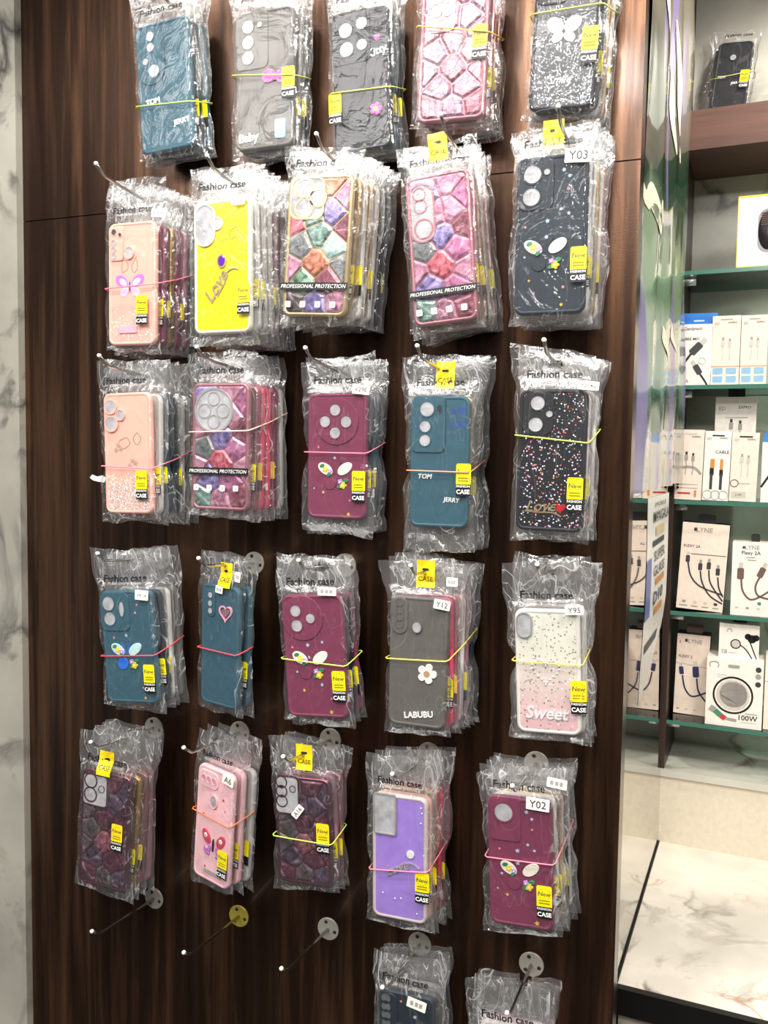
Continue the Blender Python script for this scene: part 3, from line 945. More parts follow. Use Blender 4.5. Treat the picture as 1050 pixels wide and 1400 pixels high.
v, f = [], []
for j in range(nz_ + 1):
    for i in range(ny + 1):
        y = by0 + (by1 - by0) * i / ny
        z = bz0 + (ZT - bz0) * j / nz_
        v.append((bwave(y, z), y, z))
for j in range(nz_):
    for i in range(ny):
        a = j * (ny + 1) + i
        f.append((a, a + 1, a + ny + 2, a + ny + 1))
reflection = rempty('reflection')
tag(reflection, 'wavy glossy green and lilac sheet painted as a mirror image beside the wood panel', 'reflection')
ob('reflection_sheet', mesh('reflection_sheet', v, f, [reflection_material()], None, True), reflection)
random.seed(5)
for k, (px, py, ln, wd) in enumerate(((912, 30, 0.10, 0.020), (918, 70, 0.15, 0.026), (926, 110, 0.16, 0.022), (936, 60, 0.08, 0.014), (922, 150, 0.12, 0.020), (934, 175, 0.10, 0.016),
                                      (896, 285, 0.06, 0.040), (902, 310, 0.06, 0.030), (890, 265, 0.03, 0.03), (915, 460, 0.05, 0.02), (922, 455, 0.06, 0.016), (908, 470, 0.05, 0.02))):
    cy, cz = rside(px, py, 0.018)
    cy = max(by0 + 0.03, min(by1 - 0.03, cy))
    pts = []
    for q in range(9):
        t = q / 8 - 0.5
        pts.append((cy + t * 0.05 + 0.006 * math.sin(t * 7 + k), cz - t * ln))
    vv, ff = [], []
    for q, (y, z) in enumerate(pts):
        hwid = wd * 0.75 * (1 - abs(q / 4 - 1) ** 2 * 0.85)
        for s in (-1, 1):
            yy = y + s * hwid
            vv.append((bwave(yy, z) + 0.0012, yy, z))
    for q in range(8):
        ff.append((2 * q, 2 * q + 1, 2 * q + 3, 2 * q + 2))
    ob('reflected_stroke', mesh('stroke', vv, ff, [plain('cream reflected letter', (238, 228, 204), 0.3)], None, True), reflection)  # pale stroke painting a reflected sign letter

# card with a curled foot, its outline read row by row
def card_lx(t):
    return 0.010 + 0.032 * min(1.0, t * 2.0) ** 0.8


CROWS = []
for t, pl, pr_, py in ((0.0, 872, 874.5, 966), (0.06, 873, 882, 948), (0.16, 875, 894, 920), (0.27, 877.5, 904, 888), (0.4, 880, 909, 852), (0.6, 883, 911.5, 796), (0.8, 885, 913, 740), (1.0, 886, 914.5, 682)):
    lx = card_lx(t)
    ya, za = rside(pl, py, lx)
    yb, _ = rside(pr_, py, lx)
    CROWS.append((t, lx, ya, yb, za))
card = rempty('sign_card')
tag(card, 'curled white advertising card standing off the mirror', 'sign')


def card_pt(u, vq, lift=0.0):
    t = 1 - vq
    for a, b in zip(CROWS, CROWS[1:]):
        if t <= b[0] + 1e-9:
            k = (t - a[0]) / (b[0] - a[0])
            r = [a[i] + (b[i] - a[i]) * k for i in range(5)]
            break
    return (r[1] + lift, r[2] + (r[3] - r[2]) * u, r[4])


v, f, fm = [], [], []
ny, nzc = 6, 20
for s_ in (0, 1):
    for j in range(nzc + 1):
        for i in range(ny + 1):
            v.append(card_pt(i / ny, 1 - j / nzc, -0.0008 * s_))
nn = (ny + 1) * (nzc + 1)
for s_ in (0, 1):
    for j in range(nzc):
        for i in range(ny):
            a = s_ * nn + j * (ny + 1) + i
            q = (a, a + 1, a + ny + 2, a + ny + 1)
            f.append(q if s_ == 0 else q[::-1])
            fm.append(s_)
ob('card_sheet', mesh('card', v, f, [plain('white glossy card', (240, 236, 226), 0.3), plain('grey card back', (128, 126, 122), 0.5)], fm, True), card)


def card_text(s, vy, wfrac, m, bold=0.01, hfrac=0.05, uc=0.55):
    vs, fs, w, h = text_geo(s, bold)
    ob('printed_text', mesh('ctext', [card_pt(uc + x / w * wfrac, vy - z / h * hfrac, 0.0010) for x, z in vs], fs, [m]), card)


def card_patch(u0, u1, v0, v1, m, lift=0.0008, name='printed_patch'):
    n = 4
    vv = [card_pt(u, v0 + (v1 - v0) * k / n, lift) for k in range(n + 1) for u in (u0, u1)]
    ob(name, mesh('cpatch', vv, [(2 * k, 2 * k + 1, 2 * k + 3, 2 * k + 2) for k in range(n)], [m]), card)


card_text('MOBILE', 0.04, 0.5, INK, 0.0, 0.02)
card_text('MANGALA', 0.10, 0.74, INK, 0.01, 0.055, 0.60)
card_patch(0.35, 0.75, 0.15, 0.20, plain('tan print', (214, 190, 150), 0.5))
card_patch(0.22, 0.75, 0.22, 0.25, INK)
card_text('SUPER', 0.305, 0.5, INK, 0.01, 0.055)
card_text('GLASS', 0.385, 0.5, INK, 0.01, 0.055)
card_patch(0.40, 0.80, 0.430, 0.465, ORANGE)
card_text('D10', 0.53, 0.42, NAVYP, 0.02, 0.07)
card_patch(0.40, 0.75, 0.585, 0.625, ORANGE)
card_patch(0.0, 0.20, 0.30, 0.60, plain('blue phone print', (70, 84, 168), 0.3))
card_patch(0.10, 0.70, 0.73, 0.77, INK)
card_patch(0.20, 0.85, 0.10, 0.62, plain('white back print', (228, 224, 214), 0.4), -0.0012, 'back_patch')

# ------------------------------------------------------------------ phone case packs
T = 0.0095          # case thickness
OFF = 0.0030        # room for raised details between case and film


def smooth01(a, b, x):
    t = max(0.0, min(1.0, (x - a) / (b - a)))
    return t * t * (3 - 2 * t)


class BagShape:
    def __init__(s, w, h, hd, bot, m, seed, off, flop=0.0, pinch=None):
        s.pinch = pinch
        rr = random.Random(seed * 13 + 5)
        s.tilt, s.skew, s.btilt = rr.uniform(-0.16, 0.16), rr.uniform(-0.16, 0.16), rr.uniform(-0.10, 0.10)
        s.w, s.h, s.hd, s.bot, s.m, s.seed, s.off, s.flop = w, h, hd, bot, m, seed * 7.31, off, flop

    def hw(s, z):
        top = smooth01(s.h / 2, s.h / 2 + 0.02, z)
        low = smooth01(-s.h / 2 + 0.01, -s.h / 2 - 0.01, z)
        pin = 0.0
        if s.pinch is not None:
            pin = (s.m - 0.0012) * math.exp(-((z - s.pinch) / 0.016) ** 2)
        return s.w / 2 + s.m + 0.0045 * mnoise.noise(Vector((s.seed, z * 22, 1.7))) + 0.002 * mnoise.noise(Vector((s.seed, z * 70, 3.7))) + 0.004 * top + 0.002 * low - pin

    def bend(s, x, z):
        q = max(0.0, z - s.h / 2)
        return s.flop * q * q * 60 + 0.0022 * mnoise.noise(Vector((x * 35 + s.seed, z * 30, 9.2))) * smooth01(0, 0.02, q)

    def front(s, x, z):
        dx = max(abs(x) - s.w / 2, 0)
        dz = max(z - s.h / 2, -s.h / 2 - z, 0)
        d = math.hypot(dx, dz)
        puff = 1 - smooth01(0.0, 0.016, d)
        out = smooth01(0.0, 0.012, d)
        n1 = mnoise.noise(Vector((x * 30 + s.seed, z * 26, 0.3)))
        n2 = 1 - abs(mnoise.noise(Vector((x * 70 - s.seed, z * 60, 4.4)))) * 2
        return 0.0010 + (T / 2 + s.off) * puff + 0.00035 * n1 + (0.0017 * n2 + 0.0016 * n1) * out


def bag_mesh(bs, hole, film, nx=18, nz=34):
    z0, z1 = -bs.h / 2 - bs.bot, bs.h / 2 + bs.hd
    v, f = [], []
    for side in (0, 1):
        for j in range(nz + 1):
            z = z0 + (z1 - z0) * j / nz
            for i in range(nx + 1):
                u = -1 + 2 * i / nx
                x = u * bs.hw(z)
                zz = z
                if j == nz:
                    zz += 0.005 * mnoise.noise(Vector((x * 45, bs.seed, 2.2)))
                if j == 0:
                    zz += 0.004 * mnoise.noise(Vector((x * 40, bs.seed, 5.2)))
                q = max(0.0, z - bs.h / 2)
                zz += bs.tilt * x * q / bs.hd
                zz += bs.btilt * x * max(0.0, -bs.h / 2 - z) / bs.bot
                edge = min(1.0, min(i, nx - i) / 1.0, min(j, nz - j) / 1.0)
                h = bs.front(x, z) * edge
                if side == 1:
                    h = -max(0.0003, min(h, T / 2 + 0.0008)) * edge
                v.append((x + bs.skew * q, -h + bs.bend(x, z), zz))
    n1 = (nx + 1) * (nz + 1)
    for side in (0, 1):
        for j in range(nz):
            for i in range(nx):
                a = side * n1 + j * (nx + 1) + i
                q = (a, a + 1, a + nx + 2, a + nx + 1)
                cx = sum(v[k][0] for k in q) / 4
                cz = sum(v[k][2] for k in q) / 4
                if hole and ((cx - hole[0]) / 0.0085) ** 2 + ((cz - hole[1]) / 0.0068) ** 2 < 1:
                    continue
                f.append(q if side == 0 else q[::-1])
    me = mesh('bag', v, f, [film], None, True)
    at = me.attributes.new('crumple', 'FLOAT', 'POINT')
    vals = []
    for x, y, z in v:
        dx, dz = max(abs(x) - bs.w / 2 + 0.004, 0), max(z - bs.h / 2 + 0.003, -bs.h / 2 - z + 0.004, 0)
        vals.append(0.10 + 0.9 * smooth01(0.0, 0.008, math.hypot(dx, dz)))
    at.data.foreach_set('value', vals)
    return me


_SHELL = {}


def shell_mesh(w, h, mat, frame=None, r=0.011):
    """A phone case: rounded body, raised lip, slightly sunken back plate."""
    key = (round(w, 4), round(h, 4), mat.name, frame.name if frame else '')
    if key in _SHELL:
        return _SHELL[key]
    loops = [(0.003, T / 2), (0.0006, T / 2 - 0.0016), (0.0, 0.0), (0.0006, -T / 2 + 0.0018), (0.0016, -T / 2 + 0.0004), (0.0030, -T / 2), (0.0042, -T / 2 + 0.0003), (0.0050, -T / 2 + 0.0011)]
    v, f, fm = [], [], []
    n = 0
    for ins, y in loops:
        pts = rrect(w - 2 * ins, h - 2 * ins, max(0.002, r - ins), 5)
        n = len(pts)
        v += [(x, y, z) for x, z in pts]
    for j in range(len(loops) - 1):
        for i in range(n):
            a, b = j * n + i, j * n + (i + 1) % n
            f.append((a, b, b + n, a + n))
            fm.append(0)
    f.append(tuple((len(loops) - 1) * n + i for i in range(n)))
    fm.append(1 if frame else 0)
    f.append(tuple(reversed(range(n))))
    fm.append(0)
    me = mesh('shell', v, f, [frame, mat] if frame else [mat], fm, True)
    for p in me.polygons:
        if len(p.vertices) > 4:
            p.use_smooth = False
    _SHELL[key] = me
    return me


YF = -T / 2 + 0.0011     # back plate surface
YI = -T / 2 - 0.0008     # top of a camera island


class CaseB:
    """Adds sub-parts on a case shell; u,v = fractions from the top left corner."""

    def __init__(s, shell, w, h):
        s.o, s.w, s.h = shell, w, h

    def p(s, u, v):
        return (u - 0.5) * s.w, (0.5 - v) * s.h

    def island(s, u0, v0, u1, v1, r, mat, name='camera_island'):
        x0, z1 = s.p(u0, v0)
        x1, z0 = s.p(u1, v1)
        return ob(name, prism(name, rrect(x1 - x0, z1 - z0, r * s.w, 6, (x0 + x1) / 2, (z0 + z1) / 2), YF, YI, mat, 0.0008), s.o)

    def islandring(s, u0, v0, u1, v1, r, mat, lw=0.0016):
        x0, z1 = s.p(u0, v0)
        x1, z0 = s.p(u1, v1)
        c = ((x0 + x1) / 2, (z0 + z1) / 2)
        a = rrect(x1 - x0, z1 - z0, r * s.w, 6, *c)
        b = rrect(x1 - x0 - 2 * lw, z1 - z0 - 2 * lw, max(0.001, r * s.w - lw), 6, *c)
        return ob('camera_rim', ring_mesh('camera_rim', a, b, YF, YI - 0.0009, mat), s.o)

    def round_island(s, u, v, r, mat):
        x, z = s.p(u, v)
        return ob('camera_island', prism('camera_island', circ(r * s.w, 32, x, z), YF, YI, mat, 0.0008), s.o)

    def hole(s, u, v, r, rim, fill=None, rx=1.0, rz=1.0):
        x, z = s.p(u, v)
        R = r * s.w
        ob('lens_hole', prism('lens_hole', circ(R, 20, x, z, rx, rz), YF, YI - 0.0002, fill or LENSW), s.o)
        a = circ(R * 1.16, 20, x, z, rx, rz)
        b = circ(R * 0.97, 20, x, z, rx, rz)
        ob('lens_rim', ring_mesh('lens_rim', a, b, YF, YI - 0.0008, rim), s.o)

    def star(s, u, v, r, mat, rot=0.2):
        x, z = s.p(u, v)
        pts = []
        for i in range(10):
            a = math.pi / 2 + i * math.pi / 5 + rot
            q = r * (1 if i % 2 == 0 else 0.48)
            pts.append((x + q * math.cos(a), z + q * math.sin(a)))
        ob('star', prism('star', pts, YF, YF - 0.0006, mat), s.o)

    def flower(s, u, v, r, mat, cen, name='flower', y1=None, petals=5):
        x, z = s.p(u, v)
        pts = [(x + r * (0.62 + 0.38 * abs(math.cos(petals * a / 2)) ** 0.6) * math.cos(a), z + r * (0.62 + 0.38 * abs(math.cos(petals * a / 2)) ** 0.6) * math.sin(a)) for a in [2 * math.pi * i / 30 for i in range(30)]]
        y1 = y1 or YF - 0.0022
        ob(name, prism(name, pts, YF, y1, mat, 0.0006), s.o)
        ob('flower_centre', prism('fc', circ(r * 0.32, 10, x, z), YF, y1 - 0.0004, cen), s.o)

    def blob(s, name, u, v, a, b, rot, mat, h=0.0018):
        x, z = s.p(u, v)
        ob(name, prism(name, rotp(circ(1, 18, 0, 0, a, b), rot, x, z), YF, YF - h, mat, 0.0005), s.o)

    def text(s, body, u, v, wf, mat, rot=0.0, raise_=0.0, bold=0.015, shear=0.0, name='lettering'):
        x, z = s.p(u, v)
        ob(name, text_mesh(name, body, wf * s.w, x, z, YF - 0.0002, mat, bold, shear, rot, None, None, raise_), s.o)

    def scribble(s, pts, mat, lw=0.0006):
        ob('marker_scribble', ribbon_mesh('scribble', smooth_path([s.p(*q) for q in pts]), lw, YF, YF - 0.0003, mat), s.o)

    def heart(s, u, v, size, mat, hollow=0.0, name='heart'):
        x, z = s.p(u, v)
        pts = []
        for i in range(28):
            t = 2 * math.pi * i / 28
            pts.append((x + size * 0.0625 * 16 * math.sin(t) ** 3 / 2 * 1.0, z + size * 0.0625 / 2 * (13 * math.cos(t) - 5 * math.cos(2 * t) - 2 * math.cos(3 * t) - math.cos(4 * t))))
        pts.reverse()
        if hollow:
            c = (x, z)
            inn = [(c[0] + (a - c[0]) * (1 - hollow), c[1] + (b - c[1]) * (1 - hollow)) for a, b in pts]
            ob(name, ring_mesh(name, pts, inn, YF, YF - 0.0018, mat), s.o)
        else:
            ob(name, prism(name, pts, YF, YF - 0.0016, mat, 0.0005), s.o)

    def butterfly(s, u, v, wf, ll, wing=None, flowers=True):
        x, z = s.p(u, v)
        k = wf * s.w / 2
        wing = wing or WINGW
        du, dv = k / s.w, k / s.h
        s.blob('wing', u - 0.55 * du, v - 0.34 * dv, k * 0.46, k * 0.27, -0.55, wing)
        s.blob('wing', u + 0.55 * du, v - 0.36 * dv, k * 0.46, k * 0.27, 0.60, wing)
        s.blob('lower_wing', u - 0.28 * du, v + 0.42 * dv, k * 0.34, k * 0.32, 0.2, ll, 0.0014)
        for sg in (-1, 1):
            pth = smooth_path([(x + sg * k * 0.05, z + k * 0.1), (x + sg * k * 0.16, z + k * 0.5), (x + sg * k * 0.34, z + k * 0.72)])
            ob('antenna', ribbon_mesh('antenna', pth, 0.0011, YF, YF - 0.001, ll), s.o)
        s.blob('leaf', u - 0.72 * du, v - 0.50 * dv, k * 0.15, k * 0.10, 0.3, LEAF, 0.0023)
        s.blob('leaf', u - 0.34 * du, v - 0.05 * dv, k * 0.13, k * 0.10, 0.9, LEAF, 0.0023)
        s.flower(u - 0.53 * du, v - 0.32 * dv, k * 0.17, FLY, FLC, y1=YF - 0.0025)
        s.flower(u - 0.28 * du, v - 0.22 * dv, k * 0.13, FLP, WHITE, y1=YF - 0.0025)
        s.blob('leaf', u + 0.58 * du, v + 0.26 * dv, k * 0.16, k * 0.11, 0.2, LEAF)
        s.blob('leaf', u + 0.26 * du, v + 0.56 * dv, k * 0.15, k * 0.10, 0.5, LEAF)
        s.flower(u + 0.46 * du, v + 0.50 * dv, k * 0.20, FLY, FLC)
        s.flower(u + 0.30 * du, v + 0.32 * dv, k * 0.15, FLP, WHITE)


WINGW = plain('cream enamel', (242, 236, 222), 0.3)
LEAF = plain('leaf green enamel', (46, 132, 82), 0.35)
FLY = plain('yellow enamel', (238, 206, 40), 0.35)
FLC = plain('pale yellow enamel', (250, 240, 150), 0.35)
FLP = plain('lilac enamel', (190, 140, 220), 0.35)
STARB = plain('pale blue star', (176, 200, 226), 0.4)
STARP = plain('pink star', (236, 140, 150), 0.4)
STARY = plain('gold star', (220, 190, 80), 0.35)
PINKC = plain('hot pink charm', (232, 66, 160), 0.35)
PINKL = plain('light pink charm', (246, 170, 190), 0.4)
BLUEC = plain('light blue charm', (150, 198, 236), 0.4)
PURPGEM = plain('purple gem', (108, 42, 190), 0.1, 0.2, 0.8)
REDGEM = plain('red gem', (208, 34, 52), 0.1, 0.2, 0.8)
PEARL = plain('pearl white', (240, 236, 232), 0.15, 0.0, 0.8)
CRYST = plain('crystal', (234, 232, 234), 0.12, 0.0, 0.6)
MARKB = plain('blue marker', (44, 60, 170), 0.6)
MARKG = plain('pencil marker', (120, 92, 70), 0.6)
GEMC = {k: gem_mat('gem ' + k, a, b) for k, a, b in (
    ('orange', (176, 84, 66), (214, 140, 112)), ('pink', (176, 96, 132), (214, 160, 184)), ('violet', (104, 88, 158), (164, 150, 204)), ('teal', (74, 108, 104), (146, 176, 166)),
    ('grey', (84, 90, 96), (146, 148, 150)), ('green', (66, 114, 92), (150, 186, 156)), ('maroon', (112, 54, 74), (164, 100, 116)), ('magenta', (160, 72, 124), (206, 136, 176)),
    ('red', (176, 62, 84), (216, 118, 132)), ('aqua', (120, 168, 178), (192, 216, 206)), ('plum', (66, 34, 48), (110, 64, 80)), ('dusk', (56, 44, 62), (104, 82, 104)), ('smoke', (60, 54, 58), (110, 96, 100)),
    ('dusty', (128, 66, 86), (176, 116, 132)), ('mauve', (112, 74, 98), (164, 124, 146)))}
SEEDS = [(0.45, 0.92), (0.92, 0.72), (0.52, 0.52), (0.92, 0.26), (0.0, 0.18), (-0.62, 0.02), (0.62, -0.02), (0.02, -0.24), (-0.92, -0.32), (0.92, -0.34), (-0.48, -0.52), (0.46, -0.55),
         (-0.85, 0.34), (0.02, -0.90), (-0.75, -0.88), (0.78, -0.86), (-0.45, 0.80), (-0.15, 0.50)]
PAL = {'gold': ['orange', 'pink', 'violet', 'maroon', 'teal', 'grey', 'aqua', 'orange', 'pink', 'grey', 'green', 'maroon', 'red', 'violet', 'smoke', 'pink', 'grey', 'teal'],
       'rose': ['pink', 'magenta', 'pink', 'maroon', 'violet', 'grey', 'magenta', 'red', 'pink', 'pink', 'violet', 'magenta', 'pink', 'pink', 'teal', 'maroon', 'violet', 'pink'],
       'dusty': ['dusty', 'mauve', 'mauve', 'dusty', 'dusty', 'mauve', 'dusty', 'maroon', 'mauve', 'dusty', 'mauve', 'dusty', 'dusty', 'mauve', 'dusty', 'maroon', 'mauve', 'dusty'],
       'plum': ['plum', 'dusk', 'dusk', 'plum', 'plum', 'smoke', 'plum', 'maroon', 'smoke', 'plum', 'dusk', 'plum', 'smoke', 'smoke', 'plum', 'dusk', 'smoke', 'dusk']}


def clip_poly(poly, nx, nz, c):
    out = []
    for i in range(len(poly)):
        a, b = poly[i], poly[(i + 1) % len(poly)]
        da, db = a[0] * nx + a[1] * nz - c, b[0] * nx + b[1] * nz - c
        if da <= 0:
            out.append(a)
        if da * db < 0:
            t = da / (da - db)
            out.append((a[0] + (b[0] - a[0]) * t, a[1] + (b[1] - a[1]) * t))
    return out


def gem_tiles(cb, pal, jitter, seed):
    rnd = random.Random(seed)
    w, h = cb.w - 0.0105, cb.h - 0.0105
    pts = [(x * w / 2 + rnd.uniform(-1, 1) * jitter, z * h / 2 + rnd.uniform(-1, 1) * jitter) for x, z in SEEDS]
    for i, (px, pz) in enumerate(pts):
        poly = rrect(w, h, 0.006, 2)
        for k, (qx, qz) in enumerate(pts):
            if k == i:
                continue
            nx, nz = qx - px, qz - pz
            L = math.hypot(nx, nz)
            poly = clip_poly(poly, nx / L, nz / L, ((px + qx) / 2 * nx + (pz + qz) / 2 * nz) / L - 0.0008)
            if len(poly) < 3:
                break
        if len(poly) >= 3:
            ob('gem_tile', prism('gem_tile', poly, YF, YF - 0.0018, GEMC[PAL[pal][i]], 0.0038), cb.o)


G_BLACK = glitter_mat('black speckle glitter', (20, 22, 30), [(230, 230, 240), (200, 220, 255), (240, 200, 120), (200, 140, 220), (240, 120, 130)], 520, 0.80)
G_BLACK2 = glitter_mat('black silver glitter', (24, 28, 36), [(220, 230, 240), (180, 200, 220)], 560, 0.74, zgrad=(0.04, -0.07))
G_PEACH = glitter_mat('peach foil glitter', (240, 182, 164), [(246, 244, 244), (190, 220, 230), (120, 128, 136), (246, 240, 230), (150, 150, 156)], 520, 0.05, zgrad=(-0.026, -0.046))
G_PEACH2 = glitter_mat('peach sparse glitter', (240, 176, 160), [(250, 240, 236), (200, 170, 170)], 560, 0.55, zgrad=(-0.02, -0.08))
G_WHITE = glitter_mat('white speckle glitter', (222, 222, 208), [(120, 124, 116), (170, 170, 160), (240, 240, 236)], 420, 0.80, base2=(226, 176, 184))
G_YEL = plain('yellow translucent plate', CASECOL['yellow'], 0.25, 0, 0.4)
FROST = plain('frosted clear frame', (214, 212, 196), 0.35, 0, 0.3)
FROSTP = plain('frosted mauve frame', (206, 192, 190), 0.35, 0, 0.3)

_STK = {}


def new_sticker(parent, bs, x, z, w=0.0185, h=0.037, style=0):
    """Yellow and black 'New' sticker lying on the bag front."""
    yel, blk = STK_Y if style == 0 else STK_Y2, BLACK
    ys = lambda a, b: -(bs.front(a, b) + 0.0008) + bs.bend(a, b)
    nx = 3
    v, f, fm = [], [], []
    rows = [(-h / 2, 1), (-h / 2 + h * 0.36, 1), (-h / 2 + h * 0.36, 0), (h / 2 - 0.002, 0), (h / 2, 0)]
    for j, (dz, k) in enumerate(rows):
        for i in range(nx + 1):
            a = x - w / 2 + w * i / nx
            if j == len(rows) - 1:
                a = x + (a - x) * 0.85
            v.append((a, ys(a, z + dz), z + dz))
    for j in (0, 2, 3):
        for i in range(nx):
            a = j * (nx + 1) + i
            f.append((a, a + 1, a + nx + 2, a + nx + 1))
            fm.append(1 if j == 0 else 0)
    o = ob('new_sticker', mesh('new_sticker', v, f, [yel, blk], fm), parent)
    ys2 = lambda a, b: ys(a, b) - 0.0006
    ob('sticker_text', text_mesh('st_new', 'New', w * 0.80, x + 0.0002, z + h * 0.26, 0, INK, 0.0, 0.1, 0, ys2), o)
    ob('sticker_text', text_mesh('st_f', 'FASHION', w * 0.92, x, z - h * 0.20, 0, WHITE, 0.01, 0, 0, ys2), o)
    ob('sticker_text', text_mesh('st_c', 'CASE', w * 0.92, x, z - h * 0.37, 0, WHITE, 0.025, 0, 0, ys2), o)
    for k in range(2):
        zz = z + h * (0.04 - 0.08 * k)
        ob('sticker_line', mesh('st_l', [(x - w * 0.36, ys2(x - w * 0.36, zz), zz), (x + w * 0.36, ys2(x + w * 0.36, zz), zz), (x + w * 0.36, ys2(x + w * 0.36, zz + 0.001), zz + 0.001), (x - w * 0.36, ys2(x - w * 0.36, zz + 0.001), zz + 0.001)], [(0, 1, 2, 3)], [plain('olive print', (120, 112, 20), 0.5)]), o)
    vv, ff = [], []
    for k in range(14):
        a = 2 * math.pi * k / 14
        cx, cz = x + w * 0.40 * math.cos(a), z + h * 0.26 + w * 0.34 * math.sin(a)
        b0 = len(vv)
        for dx, dz in ((-1, -1), (1, -1), (1, 1), (-1, 1)):
            vv.append((cx + dx * 0.0004, ys2(cx, cz), cz + dz * 0.0004))
        ff.append((b0, b0 + 1, b0 + 2, b0 + 3))
    ob('sticker_dots', mesh('st_d', vv, ff, [INK]), o)
    return o


def price_label(parent, bs, x, z, text, w=0.022, h=0.011, rot=-0.06):
    ys = lambda a, b: -(bs.front(a, b) + 0.0010) + bs.bend(a, b)
    pts = rotp(rrect(w, h, 0.001, 2), rot, x, z)
    y = min(ys(a, b) for a, b in pts + [(x, z)]) - 0.0004
    o = ob('price_label', prism('price_label', pts, y, y - 0.0003, LABELW), parent)
    if text:
        ob('label_text', text_mesh('label_text', text, w * 0.72, x, z, y - 0.0006, INK, 0.005, 0, rot, None, h * 0.62), o)
    else:
        for k, q in enumerate((-0.25, 0.0, 0.22)):
            p2 = rotp(rrect(w * 0.16, h * 0.42, 0.0004, 1, w * q), rot, x, z)
            ob('label_mark', prism('label_mark', p2, y - 0.0003, y - 0.0005, GREYPRINT), o)


def header_print(parent, bs, z, squeeze=1.0, x=0.0, w=0.052):
    ys = lambda a, b: -(bs.front(a, b) + 0.0010) + bs.bend(a, b)
    ob('bag_print', text_mesh('bag_print', 'Fashion case', w * squeeze, x, z, 0, BLACK, 0.022, 0, 0.0, ys), parent)
    ob('bag_print', text_mesh('bag_print_small', 'Mobile cover products', w * 0.8 * squeeze, x, z - 0.0075, 0, GREYPRINT, 0, 0, 0, ys), parent)


def protection_band(parent, bs, z, w):
    ys = lambda a, b: -(bs.front(a, b) + 0.0008) + bs.bend(a, b)
    n = 10
    v, f = [], []
    for j in (0, 1):
        for i in range(n + 1):
            a = -w / 2 + w * i / n
            v.append((a, ys(a, z), z + (j - 0.5) * 0.0092))
    for i in range(n):
        f.append((i, i + 1, n + 2 + i, n + 1 + i))
    o = ob('printed_band', mesh('printed_band', v, f, [BLACK]), parent)
    ob('band_text', text_mesh('band_text', 'PROFESSIONAL PROTECTION', w * 0.96, 0, z, 0, WHITE, 0.0, 0.25, 0, lambda a, b: ys(a, z) - 0.0006), o)
    ob('band_text', text_mesh('band_text2', 'MOBILE ACCESSORIES', w * 0.62, 0, z - 0.010, 0, INK, 0.0, 0, 0, lambda a, b: ys(a, b) - 0.0003), o)
    for k in range(4):
        cx = -w * 0.36 + k * w * 0.22
        zz = z - 0.0225
        y = ys(cx, zz) - 0.0004
        ob('print_icon', prism('print_icon', rrect(0.0075, 0.0075, 0.0008, 1, cx, zz), y, y - 0.0002, WHITE), o)
        ob('print_mark', prism('print_mark', [(cx - 0.002, zz - 0.002), (cx + 0.0022, zz - 0.001), (cx + 0.001, zz + 0.0022)], y - 0.0002, y - 0.0004, GREYPRINT), o)


def yellow_card(parent, bs, x, z, w=0.024, h=0.034, text=True):
    """Folded yellow header card showing through the bag top."""
    ys = lambda a, b: -(bs.front(a, b) + 0.0009) + bs.bend(a, b)
    n = 5
    v, f = [], []
    for j in range(n + 1):
        for i in range(4):
            a, b = x - w / 2 + w * i / 3, z - h / 2 + h * j / n
            v.append((a, ys(a, b), b))
    for j in range(n):
        for i in range(3):
            q = j * 4 + i
            f.append((q, q + 1, q + 5, q + 4))
    o = ob('yellow_card', mesh('yellow_card', v, f, [STK_Y2]), parent)
    if text:
        ob('card_text', text_mesh('card_text', 'CASE', w * 0.8, x, z - h * 0.18, 0, BLACK, 0.0, 0, 0, lambda a, b: ys(a, b) - 0.0006), o)
        ob('card_slot', prism('card_slot', rrect(w * 0.36, 0.003, 0.0014, 2, x, z + h * 0.16), ys(x, z + h * 0.16) - 0.0002, ys(x, z + h * 0.16) - 0.0006, BLACK), o)


ORD = ['first', 'second', 'third', 'fourth', 'fifth', 'sixth', 'seventh']
HOOKL, HOOKUP = 0.131, 0.0105


def make_hook(base, label, flange=FLANGE):
    root = bpy.data.objects.new('display_hook', None)
    COL.objects.link(root)
    root.location = base
    tag(root, label, 'hook', 'steel display hooks on the wood panel')
    fl = ob('flange', prism('flange', circ(0.0165, 28), 0.0, -0.0018, flange, 0.0006), root)
    for k in range(3):
        a = math.pi / 2 + k * 2 * math.pi / 3 + 0.3
        ob('screw', prism('screw', circ(0.0027, 10, 0.0108 * math.cos(a), 0.0108 * math.sin(a)), -0.0018, -0.0026, SCREW, 0.0005), fl)
        ob('screw_slot', prism('screw_slot', rotp(rrect(0.0036, 0.0006, 0.0002, 1), a, 0.0108 * math.cos(a), 0.0108 * math.sin(a)), -0.0026, -0.0028, BLACK), fl)
    ob('rod', tube('rod', [(0, -0.001, 0), (0, -HOOKL * 0.5, HOOKUP * 0.5), (0, -HOOKL + 0.003, HOOKUP - 0.0002), (0, -HOOKL, HOOKUP + 0.0012), (0, -HOOKL - 0.008, HOOKUP + 0.0065), (0, -HOOKL - 0.015, HOOKUP + 0.0118)], 0.0021, STEEL, 8), root)
    ob('tip', prism('tip', circ(0.0026, 10), -HOOKL - 0.014, -HOOKL - 0.018, WHITE, 0.001, True), root, (0, 0, HOOKUP + 0.0120))
    return root


STACKS = []


